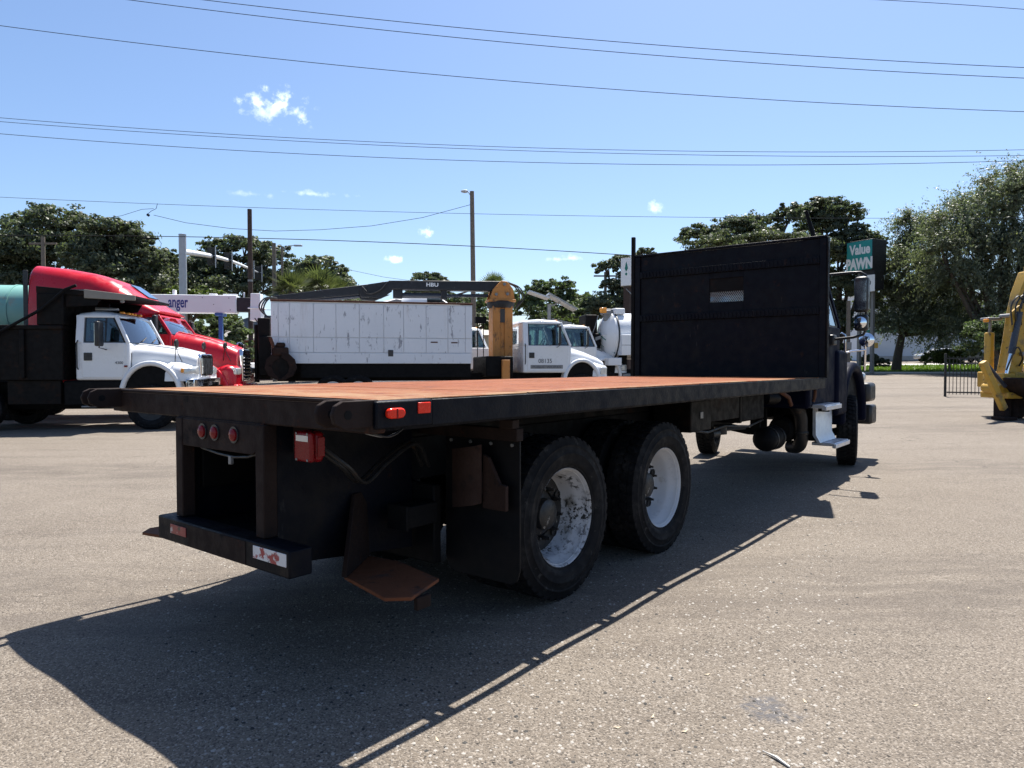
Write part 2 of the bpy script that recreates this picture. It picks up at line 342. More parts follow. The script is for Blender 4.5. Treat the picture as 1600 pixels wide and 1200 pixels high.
g=bpy.data.objects.new('ground',sheet('ground',xs,ys,hfn,mt['asphalt'])); link(g); tag(g,'worn pale grey-brown asphalt of the truck yard','ground',kind='structure')
def hz(x,y): return float(hfn(np.array(x),np.array(y)))
# loose chippings on the asphalt (too many to count)
def pebbles(name,n,m,smin,smax,label,flat=.6):
    d=2.2+11*rng.random(n)**1.6; a=(rng.random(n)-.5)*1.5; x=d*np.tan(a*.62); y=d
    s=smin+(smax-smin)*rng.random(n)**3; base=np.array([[1,0,0],[.2,.9,0],[-.8,.5,0],[-.7,-.7,0],[.4,-.8,0],[.1,0,1.]])
    rot=rng.random(n)*2*PI; c,q=np.cos(rot),np.sin(rot); z=hfn(x,y)
    V=base[None]*(.7+.6*rng.random((n,6,1)))*s[:,None,None]; V[:,:,2]*=flat
    vx=V[:,:,0]*c[:,None]-V[:,:,1]*q[:,None]+x[:,None]; vy=V[:,:,0]*q[:,None]+V[:,:,1]*c[:,None]+y[:,None]; vz=V[:,:,2]+z[:,None]-.0005
    co=np.stack([vx,vy,vz],-1).reshape(-1,3); t=np.array([[0,1,5],[1,2,5],[2,3,5],[3,4,5],[4,0,5]])
    o=bpy.data.objects.new(name,quads(name,co,(t[None]+np.arange(n)[:,None,None]*6).reshape(-1,3),m)); link(o); tag(o,label,'gravel',kind='stuff')
mt['chip_pale']=mat('chip_pale',(.30,.28,.25),.85,0,.3,30); mt['chip_dark']=mat('chip_dark',(.03,.028,.025),.85,0,.3,30)
pebbles('gravel',13000,mt['chip_pale'],.002,.011,'pale loose chippings scattered over the asphalt')
pebbles('grit',3200,mt['chip_dark'],.003,.013,'dark loose grit scattered over the asphalt')
# ---------------------------------------------------------------- the flatbed truck
YAW=.6697; hero=thing('flatbed_truck','long black flatbed truck with rusty orange deck and tall black headboard','truck',(-.5618,2.8907,0),PI/2-YAW)
WD=2.52; DL=6.94; CY=1.27
def deckmat():
    m,n,b=nodes('rusty_deck'); co=n.nodes.new('ShaderNodeTexCoord').outputs['Object']
    a=noise(n,co,1.5,5,.6,(.35,1.6,1)); st=noise(n,co,3,6,.7,(3.5,.35,1)); fn=noise(n,co,30,4,.7); p=noise(n,co,4.5,7,.7)
    c=mixc(n,ramp(n,a,.3,.7),(0.156,0.040,0.012),(0.209,0.062,0.021))
    c=mixc(n,ramp(n,st,.42,.68,0,.65),c,(0.259,0.110,0.046))
    c=mixc(n,ramp(n,p,.52,.64,0,.8),c,(0.089,0.021,0.008))
    c=mixc(n,ramp(n,noise(n,co,13,6,.75),.63,.67,0,.9),c,(0.025,0.011,0.006))
    # worn pale rear end and edges
    sx=n.nodes.new('ShaderNodeSeparateXYZ'); n.links.new(co,sx.inputs[0])
    w=mul(n,ramp(n,sx.outputs[0],1.6,.0,0,1),ramp(n,noise(n,co,5,6,.7,(1,.5,1)),.38,.62))
    e=mul(n,ramp(n,sx.outputs[1],.34,.08,0,1),ramp(n,noise(n,co,6,6,.7,(.4,1,1)),.40,.60))
    c=mixc(n,mul(n,w,e,'MAXIMUM'),c,(0.259,0.153,0.081))
    n.links.new(c,b.inputs['Base Color']); n.links.new(ramp(n,fn,.3,.7,.55,.85),b.inputs['Roughness']); b.inputs['Specular IOR Level'].default_value=.12; bump(n,b,mul(n,fn,p,'ADD'),.004,.7); return m
mt['deck']=deckmat()
dk=part('deck',mt['black_steel'],hero,lambda m:m.box(.08,DL-.06,.13,2.40,1.295,1.333))
for i in range(6):
    L=DL/6
    part('deck_plate',mt['deck'],dk,lambda m:m.box(i*L+.007,(i+1)*L-.007,.086,2.444,1.331+.0015*(i%2),1.3475+.0015*(i%2)),.004)
for y0,y1 in ((.088,.13),(2.40,2.442)): part('side_rail',mt['black_paint'],hero,lambda m:m.box(.0,DL,y0,y1,1.205,1.342),.006)
rr=part('rub_rail',mt['black_paint'],hero,lambda m:m.box(.33,DL-.02,.004,.018,1.225,1.343).box(.33,DL-.02,.018,.034,1.225,1.237),.004)
rl=part('rub_rail',mt['black_paint'],hero,lambda m:m.box(.33,DL-.02,2.512,2.526,1.225,1.343),.004)
pk=MB(); 
for x in (-.043,.043): pk.box(x-.013,x+.013,0,.0725,1.25,1.338)
pko=None
for k in range(9):
    for y in (.0165,2.4405):
        o=bpy.data.objects.new('stake_pocket',pko.data) if pko else None
        if o is None: o=pko=pk.build('stake_pocket',mt['black_paint'],hero,0)
        else: link(o,hero)
        o.location=(.88+.7*k,y,0)
part('corner_plate',mt['black_paint'],hero,lambda m:m.box(.0,.329,.0,.074,1.228,1.345),.008)
part('corner_plate',mt['black_paint'],hero,lambda m:m.box(.0,.329,2.456,2.53,1.228,1.345),.008)
part('rear_beam',mt['rust_frame'],hero,lambda m:m.box(-.012,.069,.02,2.51,1.208,1.333),.008)
part('tail_lip',mt['rust_frame'],hero,lambda m:m.box(-.02,.075,.10,2.43,1.3335,1.3475),.003)
for y in (.020,.125,2.375,2.480):
    def ear(m):
        pts=[(.03,1.238),(-.15,1.238),(-.195,1.262),(-.205,1.30),(-.19,1.335),(-.155,1.352),(.03,1.352)]
        m.prism(pts,y,y+.022)
    e=part('hinge_plate',mt['rust_frame'],hero,ear,.004)
    part('hinge_hole',mt['frame_black'],e,lambda m:m.lathe([(.019,-.0015),(.019,.0235)],(-.13,y,1.295),n=16))
part('hinge_hook',mt['steel_grey'],hero,lambda m:m.tube([(-.02,.20,1.31),(-.06,.20,1.318),(-.085,.20,1.30),(-.075,.20,1.285)],.011,8))
for i in range(13): part('cross_member',mt['black_steel'],hero,lambda m:m.box(.30+i*.53,.37+i*.53,.131,2.399,1.206,1.294),0)
for y in (.86,1.61):
    part('chassis_rail',mt['frame_black'],hero,lambda m:m.box(.10,10.35,y,y+.07,.80,1.06),.005)
    part('sub_rail',mt['black_steel'],hero,lambda m:m.box(.10,DL-.05,y-.005,y+.075,1.062,1.205),.005)
# rear frame with lamp panel and bumper
for y in (.785,1.585): part('post',mt['rust_frame'],hero,lambda m:m.box(-.03,.045,y,y+.075,.655,1.207),.006)
lp=part('lamp_panel',mt['rust_frame'],hero,lambda m:m.prism([(.87,1.065),(.90,1.055),(1.583,1.055),(1.583,1.205),(.862,1.205),(.862,1.08)],-.026,-.010,'x'),.004)
for y in (1.36,1.235,1.05):
    def lamp(m): m.lathe([(.0,-.052),(.018,-.050),(.031,-.042),(.034,-.0255)],(0,y,1.145),'x',20)
    o=part('marker_lamp',mt['lens_red'],lp,lamp)
    part('lamp_grommet',mt['plastic_black'],lp,lambda m:m.lathe([(.043,-.0255),(.043,-.034),(.036,-.034)],(0,y,1.145),'x',20))
part('cable',mt['plastic_black'],hero,lambda m:m.tube([(.01,.88,1.06),(.005,.98,1.035),(.0,1.10,1.025),(.0,1.25,1.032),(.0,1.42,1.05),(.01,1.5,1.07)],.007,8))
part('plug',mt['steel_grey'],hero,lambda m:m.box(-.01,.01,1.12,1.145,.985,1.03),.004)
for y in (.79,1.645): part('side_plate',mt['black_paint'],hero,lambda m:m.prism([(.0455,1.207),(.0455,.60),(.14,.50),(.95,.42),(.95,1.207)],y,y+.012),.002)
part('back_plate',mt['frame_black'],hero,lambda m:m.box(.93,.95,.803,1.644,.60,1.06))
part('box_floor',mt['frame_black'],hero,lambda m:m.box(.046,.93,.803,1.644,.60,.612))
bp=part('rear_bumper',mt['black_paint'],hero,lambda m:m.box(-.085,.04,.50,1.76,.525,.654),.008)
part('rust_streak_plate',mt['rust_frame'],bp,lambda m:m.box(-.0885,-.084,.86,1.42,.53,.645),.001)
part('reflective_tape',mt['tape_red'],bp,lambda m:m.box(-.0890,-.0845,1.44,1.61,.575,.625),.001)
part('reflective_tape',mt['tape_white'],bp,lambda m:m.box(-.0890,-.0845,.52,.79,.578,.638),.001)
# combination tail lamps
for sgn,y in ((1,.515),):
    t=part('tail_lamp',mt['lens_red'],hero,lambda m:m.box(.08,.135,y+.008,y+.150,1.035,1.185),.026,seg=4)
    part('red_lens',mt['lens_red'],t,lambda m:m.box(.052,.0805,y+.010,y+.148,1.038,1.182),.026,seg=4)
    part('clear_lens',mt['lens_clear'],t,lambda m:m.box(.0495,.0525,y+.030,y+.125,1.135,1.165),.002)
    part('side_lens',mt['lens_red'],t,lambda m:m.box(.088,.128,y+.002,y+.012,1.062,1.158),.004)
    for a,b in ((.036,1.048),(.122,1.048),(.036,1.172),(.122,1.172)): part('screw',mt['steel_grey'],t,lambda m:m.lathe([(.0,.0485),(.006,.049),(.006,.053)],(0,y+a,b),'x',8))
    part('lamp_bracket',mt['rust_frame'],hero,lambda m:m.box(.136,.16,y+.1,.789,1.06,1.204))
sm=part('side_marker_lamp',mt['lens_red_lit'],hero,lambda m:m.prism([(x+.095,z+1.293) for x,z in [(.028+.022*math.cos(R(a)),.022*math.sin(R(a))) for a in range(-90,91,30)]+[(-.028+.022*math.cos(R(a)),.022*math.sin(R(a))) for a in range(90,271,30)]],-.024,.002),.007,seg=2)
part('lens_divider',mt['lens_red'],sm,lambda m:m.box(.092,.098,-.0262,-.02,1.273,1.313))
part('side_reflector',mt['lens_red_lit'],hero,lambda m:m.box(.235,.312,-.006,.001,1.283,1.332),.003)
part('loose_wire',mt['plastic_black'],hero,lambda m:m.tube(spl([(.02,.10,1.225),(.04,.06,1.205),(.09,.04,1.190),(.15,.05,1.196),(.20,.06,1.215)]),.005,6))
part('loose_wire',mt['steel_grey'],hero,lambda m:m.tube(spl([(.0,.14,1.22),(.05,.10,1.198),(.12,.08,1.185),(.22,.09,1.205)]),.003,6))
for y in (.30,.36): part('air_line',mt['pipe_dark'],hero,lambda m:m.tube(spl([(.14,y+.25,1.10),(.25,y+.2,1.0),(.40,y+.25,.90),(.60,y+.3,.98),(.85,y+.35,1.05),(1.0,y+.4,.9)]),.012,8))
part('weld_bead',mt['rust_frame'],hero,lambda m:m.tube([(-.014,.80,1.207),(-.014,1.65,1.207)],.007,6))
part('brake_chamber',mt['pipe_dark'],hero,lambda m:m.lathe([(0,0),(.07,.01),(.085,.04),(.085,.08),(.095,.09),(.085,.10),(.08,.18),(.03,.20),(0,.20)],(1.15,.95,.62),'x',18))
# loading steps behind the wheels
def stp(m,s):
    Y=lambda y:y if s>0 else 2*CY-y
    top=[(.205,Y(.19)),(.29,Y(.10)),(.57,Y(.20)),(.66,Y(.60)),(.62,Y(.84)),(.30,Y(.60))]
    m.prism(top,.415,.432,'z')
part('step_plate',mt['rust_orange'],hero,lambda m:stp(m,1),.003); part('step_plate',mt['rust_orange'],hero,lambda m:m.prism([(.02,2.20),(.10,2.28),(.42,2.25),(.48,1.75),(.12,1.70)],.452,.470,'z'),.003)
part('step_lug',mt['rust_frame'],hero,lambda m:m.box(.33,.42,.105,.13,.355,.414),.003)
part('step_hanger',mt['rust_frame'],hero,lambda m:m.hexa([(.28,.56,.433),(.64,.80,.433),(.64,.83,.433),(.28,.60,.433),(.50,.76,.80),(.68,.84,.80),(.68,.87,.80),(.50,.79,.80)]),.004)
part('step_hanger',mt['rust_frame'],hero,lambda m:m.hexa([(.28,1.98,.433),(.64,1.74,.433),(.64,1.71,.433),(.28,1.94,.433),(.50,1.78,.80),(.68,1.70,.80),(.68,1.67,.80),(.50,1.75,.80)]),.004)
part('hitch_receiver',mt['frame_black'],hero,lambda m:m.box(.70,.93,.56,.70,.60,.72).box(.68,.70,.55,.71,.59,.73),.006)
part('under_filler',mt['frame_black'],hero,lambda m:m.box(.35,.98,1.72,2.25,.36,.90),.06)  # added dark block, fills the sunlit view under the rear of the deck
part('spring_hanger',mt['frame_black'],hero,lambda m:m.box(.96,1.02,.62,1.95,.34,.80),.01)
# mud flaps
for s in (1,-1):
    Y=lambda y:y if s>0 else 2*CY-y
    a,b=sorted((Y(.10),Y(.66)))
    pts=[(a,1.08),(a,.36),(a+.02,.30),(a+.06,.275),(b-.06,.275),(b-.02,.30),(b,.36),(b,1.08)]
    fl=part('mud_flap',mt['rubber_flap'],hero,lambda m:m.prism(pts,1.10,1.112,'x'),.003)
    part('flap_bracket',mt['rust_frame'],hero,lambda m:m.box(1.06,1.12,a-.01,b+.2 if s>0 else b,1.081,1.15).box(1.03,1.09,a-.005,a+.09,1.151,1.20),.004)
    for yy in np.linspace(a+.05,b-.05,4): part('bolt',mt['steel_grey'],fl,lambda m:m.lathe([(.0,1.088),(.010,1.090),(.010,1.10)],(0,float(yy),1.055),'x',8))
    if s>0:
        def gd_(m):
            S=[(.50,.0),(.44,-.025),(.38,-.035),(.32,-.025),(.285,.0)]
            m.loft([[(.985+dx,y,.685+.012*q),(.985+dx,y,1.02+.01*q),(.997+dx,y,1.02+.01*q),(.997+dx,y,.685+.012*q)] for q,(y,dx) in enumerate(S)])
        part('flap_guard',mt['rust_dark'],hero,gd_,.002)
        part('guard_wing',mt['rust_dark'],hero,lambda m:m.prism([(.30,1.00),(.26,.985),(.18,.845),(.135,.838),(.135,.70),(.30,.70)],1.02,1.045,'x'),.003)
        part('guard_bolt',mt['rust_frame'],hero,lambda m:m.box(.998,1.021,.30,.48,.78,.90))
# wheels
def tyre_mb(r=.53,w=.27,lugs=True):
    m=MB(); k=r/.53; h=w/2
    P=[(.306,-h*.72),(.322,-h*.88),(.334,-h*.90),(.338,-h*.94),(.37,-h*1.0),(.40,-h*1.01),(.404,-h*1.03),(.412,-h*1.03),(.416,-h*1.0),(.455,-h*.965),(.459,-h*.985),(.466,-h*.98),(.470,-h*.945),(.500,-h*.90),(.514,-h*.82),(.514,-h*.52),(.503,-h*.50),(.503,-h*.44),(.514,-h*.42),(.514,-h*.14),(.503,-h*.12),(.503,-h*.06),(.514,-h*.04)]
    P=P+[(a,-b) for a,b in P[::-1]]; m.lathe([(a*k,b) for a,b in P],n=64,closed=True)
    if lugs:
        for q in range(44):
            for s in (-1,1):
                t=2*PI*(q+(.5 if s>0 else 0))/44; dt=PI/44*.62
                def pt(r_,y_,a): return (r_*k*math.cos(a),y_,r_*k*math.sin(a))
                sk=.02
                y0,y1=s*h*.50,s*h*.985
                m.hexa([pt(.505,y0,t-dt+sk),pt(.505,y0,t+dt+sk),pt(.490,y1*.93,t+dt),pt(.490,y1*.93,t-dt),pt(.5235,y0,t-dt+sk),pt(.5235,y0,t+dt+sk),pt(.521,y1*.86,t+dt),pt(.521,y1*.86,t-dt)])
                y0,y1=s*h*.05,s*h*.46
                m.hexa([pt(.505,y0,t-dt-sk),pt(.505,y0,t+dt-sk),pt(.505,y1,t+dt+sk),pt(.505,y1,t-dt+sk),pt(.5235,y0,t-dt-sk),pt(.5235,y0,t+dt-sk),pt(.5235,y1,t+dt+sk),pt(.5235,y1,t-dt+sk)])
    return m
def dish_rim(m,h=.135,disc=True):       # outer dual rim, deep dish; outer face towards -y
    inn=[(.150,h*.70),(.150,h*.84)] if disc else [(.262,h*.84)]
    m.lathe([(.305,-h*.74),(.315,-h*.84),(.320,-h*.80),(.314,-h*.70),(.300,-h*.66),(.293,-h*.34),(.278,-h*.20),(.272,h*.02),(.266,h*.30),(.262,h*.62),(.254,h*.74)]+inn+[(.275,h*.86),(.285,h*.55),(.300,-h*.2),(.303,-h*.6)],n=56,closed=True)
def disc_hub(m,h=.135,disc=False):
    if disc: m.lathe([(.258,h*.82),(.254,h*.70),(.215,h*.66),(.165,h*.70),(.16,h*.80)],n=40)
    m.lathe([(.14,h*.84),(.14,h*.60),(.105,h*.50),(.098,h*.16),(.075,h*.06),(.03,h*.02),(.0,h*.02)],n=28)
    for k in range(10):
        t=2*PI*k/10; m.lathe([(.017,h*.72),(.017,h*.40),(.010,h*.34),(.010,h*.20),(.0,h*.18)],(.168*math.cos(t),0,.168*math.sin(t)),n=6)
    for k in range(5):
        t=2*PI*(k+.5)/5; m.lathe([(.030,h*.70),(.030,h*.58),(.020,h*.56),(.018,h*.62),(0,h*.64)],(.214*math.cos(t),0,.214*math.sin(t)),n=12)
TY=tyre_mb().mesh('tyre',mt['rubber']); 
_m=MB(); dish_rim(_m); RIMW=_m.mesh('rim',mt['rim_white']); _m=MB(); dish_rim(_m,disc=False); RIMC=_m.mesh('rim_chipped',mt['rim_chipped'])
_m=MB(); disc_hub(_m,disc=True); HUBC=_m.mesh('hub_greasy',mt['hub_grease'])
_m=MB(); disc_hub(_m); HUB=_m.mesh('hub',mt['hub_grease'])
def flat_rim(m,h=.135):
    m.lathe([(.300,-h*.78),(.313,-h*.82),(.306,-h*.70),(.285,-h*.55),(.265,-h*.30),(.24,-h*.42),(.16,-h*.62),(.13,-h*.95),(.06,-h*1.05),(0,-h*1.05)],n=48)
    for k in range(10):
        t=2*PI*k/10; m.lathe([(.016,-h*.6),(.016,-h*.88),(.0,-h*.90)],(.178*math.cos(t),0,.178*math.sin(t)),n=6)
_m=MB(); flat_rim(_m); RIMF=_m.mesh('front_rim',mt['rim_white']); RIMF_C=_m.mesh('chrome_rim',mt['chrome']); RIMF_D=_m.mesh('dark_rim',mt['pipe_dark'])
def wheel(parent,x,y,z,flip,rim,hub=None,steer=0,scale=1):
    o=bpy.data.objects.new('wheel',TY); link(o,parent); o.location=(x,y,z); o.rotation_euler=(0,random.random()*.5,(PI if flip else 0)+steer); o.scale=(scale,)*3
    r=bpy.data.objects.new('rim',rim); link(r,o)
    if hub: h=bpy.data.objects.new('hub',hub); link(h,o)
    return o
for i,x in enumerate((1.7877,3.1836)):
    wheel(hero,x,.375,.522,False,RIMC if i==0 else RIMW,HUBC if i==0 else HUB); wheel(hero,x,.70,.522,True,RIMW)
    wheel(hero,x,2*CY-.375,.522,True,RIMW,HUB); wheel(hero,x,2*CY-.70,.522,False,RIMW)
    part('axle',mt['frame_black'],hero,lambda m:m.tube([(x,.45,.522),(x,2*CY-.45,.522)],.07,12).lathe([(0,-.2),(.15,-.15),(.19,0),(.15,.15),(0,.2)],(x,CY,.522),'y',20))
wheel(hero,9.45,.335,.522,False,RIMF,None,R(14)); wheel(hero,9.45,2.50,.522,True,RIMF,None,R(12))
part('front_axle',mt['frame_black'],hero,lambda m:m.tube([(9.45,.45,.50),(9.45,.7,.42),(9.45,2*CY-.7,.42),(9.45,2*CY-.2,.50)],.06,10))
for y in (.88,1.66):
    part('leaf_spring',mt['frame_black'],hero,lambda m:[m.beam((1.9+.06*k,y,.60+.03*k),(2.49,y,.70+.03*k),.08,.028) and m.beam((2.49,y,.70+.03*k),(3.07-.06*k,y,.60+.03*k),.08,.028) for k in range(4)])
# under-deck equipment
part('tool_box',mt['black_steel'],hero,lambda m:m.box(4.05,4.52,.42,.80,.88,1.17),.012)
part('box_latch',mt['steel_grey'],hero,lambda m:m.box(4.25,4.31,.412,.42,1.0,1.06),.003)
part('frame_box',mt['black_steel'],hero,lambda m:m.box(4.62,5.62,.55,.84,.92,1.18).box(5.60,5.66,.54,.85,.86,1.19),.01)
part('frame_box',mt['frame_black'],hero,lambda m:m.box(5.75,6.5,.58,.84,.86,1.16),.02)
part('air_line',mt['plastic_black'],hero,lambda m:m.tube([(4.5,.70,.86),(5.0,.66,.80),(5.5,.68,.83),(6.2,.66,.78),(6.8,.7,.82)],.014,8).tube([(5.0,.8,.84),(5.4,.78,.74),(5.9,.8,.76),(6.4,.78,.74)],.02,8))
part('air_valve',mt['pipe_dark'],hero,lambda m:m.lathe([(0,-.1),(.05,-.09),(.05,.09),(0,.1)],(5.35,.74,.75),'x',14).lathe([(0,-.06),(.07,-.05),(.07,.05),(0,.06)],(5.6,.76,.78),'z',14),.004)
part('air_tank',mt['frame_black'],hero,lambda m:m.lathe([(0,-.30),(.09,-.28),(.14,-.22),(.15,-.15),(.15,.15),(.14,.22),(.09,.28),(0,.30)],(6.95,.66,.58),'x',24))
part('tank_strap',mt['pipe_dark'],hero,lambda m:[m.lathe([(.1505,a-.02),(.156,a-.02),(.156,a+.02),(.1505,a+.02)],(6.95,.66,.58),'x',24,True) for a in (-.12,.12)])
part('tank_hanger',mt['frame_black'],hero,lambda m:[m.box(6.93+a,6.97+a,.74,.86,.66,.95) for a in (-.12,.12)])
part('exhaust_pipe',mt['pipe_dark'],hero,lambda m:m.tube(spl([(7.62,.62,.42),(7.56,.50,.43),(7.50,.44,.52),(7.46,.43,.66),(7.42,.43,.84),(7.36,.47,.98),(7.26,.58,1.06),(7.1,.75,1.08)],4),.085,18).lathe([(.087,-.02),(.095,-.01),(.095,.02),(.087,.03)],(7.47,.43,.62),'z',18))
part('muffler',mt['frame_black'],hero,lambda m:m.lathe([(0,-.36),(.12,-.35),(.17,-.30),(.17,.30),(.12,.35),(0,.36)],(7.72,.66,.66),'x',24))
part('rusty_pipe',mt['rust_plate'],hero,lambda m:m.tube([(6.62,.45,1.19),(6.9,.42,1.10),(7.0,.42,1.0)],.025,10))
part('red_hose',mt['rust_plate'],hero,lambda m:m.tube([(6.86,.10,1.20),(6.88,.11,1.12),(6.89,.13,1.06)],.018,8))
st=part('cab_step',mt['alu'],hero,lambda m:m.box(7.30,8.05,.10,.46,.955,1.0).box(7.30,8.05,.08,.14,.93,.985),.006)
part('step_riser',mt['alu'],st,lambda m:m.prism([(.30,.955),(.26,.90),(.255,.60),(.20,.50),(.24,.495),(.30,.60)],7.50,8.28,'x'),.003)
part('lower_step',mt['alu'],st,lambda m:m.box(7.62,8.34,.06,.34,.455,.495).box(7.62,8.34,.04,.09,.43,.485),.006)
for x in (7.56,7.98): part('step_gusset',mt['frame_black'],st,lambda m:m.box(x,x+.04,.12,.25,.90,.953))
part('step_bracket',mt['frame_black'],hero,lambda m:m.box(7.70,8.22,.302,.862,.50,.92),.01)
# headboard
hb=part('headboard',mt['black_paint'],hero,lambda m:m.box(6.86,6.93,2.44,2.52,1.349,3.0),.008)
part('side_post',mt['black_paint'],hb,lambda m:m.box(6.86,6.93,-.01,.07,1.349,3.0),.008)
X0,X1=6.885,6.925
for z0,z1,ya,yb in ((1.349,2.10,.07,2.44),(2.19,2.70,1.44,2.44),(2.19,2.70,.07,.99),(2.79,3.0,.07,2.44),(2.19,2.315,.99,1.44),(2.62,2.70,.99,1.44)):
    part('panel',mt['black_paint'],hb,lambda m:m.box(X0,X1,ya,yb,z0,z1),.004)
for z in (2.10,2.70):
    def rib(m):
        m.box(6.855,6.93,.0705,2.4395,z,z+.09)
        for k in range(46): m.hexa([(6.846,.09+k*.051,z+.012),(6.856,.09+k*.051,z+.012),(6.856,.115+k*.051,z+.012),(6.846,.115+k*.051,z+.012),(6.846,.10+k*.051,z+.078),(6.856,.10+k*.051,z+.078),(6.856,.125+k*.051,z+.078),(6.846,.125+k*.051,z+.078)])
    part('rib',mt['black_paint'],hb,rib,.003)
part('top_rail',mt['black_paint'],hb,lambda m:m.box(6.86,6.95,-.01,2.52,3.001,3.03),.006)
def guard(m):
    for i in range(-9,24):
        y0=.99+i*.026
        for s in (1,-1):
            a=(y0,2.315) if s>0 else (y0+.09,2.315); q=(y0+.09,2.45) if s>0 else (y0,2.45)
            # clip the diagonal to the opening
            t0,t1=0,1
            dy=q[0]-a[0]
            for lim,sg in ((.99,1),(1.44,-1)):
                f0=sg*(a[0]-lim); f1=sg*(q[0]-lim)
                if f0<0 and f1<0: t0=2
                elif f0<0: t0=max(t0,f0/(f0-f1))
                elif f1<0: t1=min(t1,f0/(f0-f1))
            if t0<t1-.02:
                P=lambda t:(6.91,a[0]+dy*t,2.315+.135*t)
                m.beam(P(t0),P(t1),.005,.005)
part('opening_dark_plate',mt['black_steel'],hb,lambda m:m.box(6.897,6.912,.99,1.44,2.45,2.62))  # added plate that makes the upper half of the opening read dark
part('mesh_guard',mt['steel_grey'],hb,guard)
part('corner_stake',mt['black_steel'],hero,lambda m:m.box(6.85,6.90,2.525,2.575,1.25,3.29),.008)
part('corner_stake',mt['black_steel'],hero,lambda m:m.box(6.85,6.92,-.03,-.012,1.345,3.0).box(6.845,6.925,-.034,-.0305,2.1,2.16),.004)
part('air_horn_mast',mt['black_steel'],hero,lambda m:m.tube([(7.25,.22,2.95),(7.25,.26,3.15),(7.25,.34,3.42)],[.03,.028,.022],10))
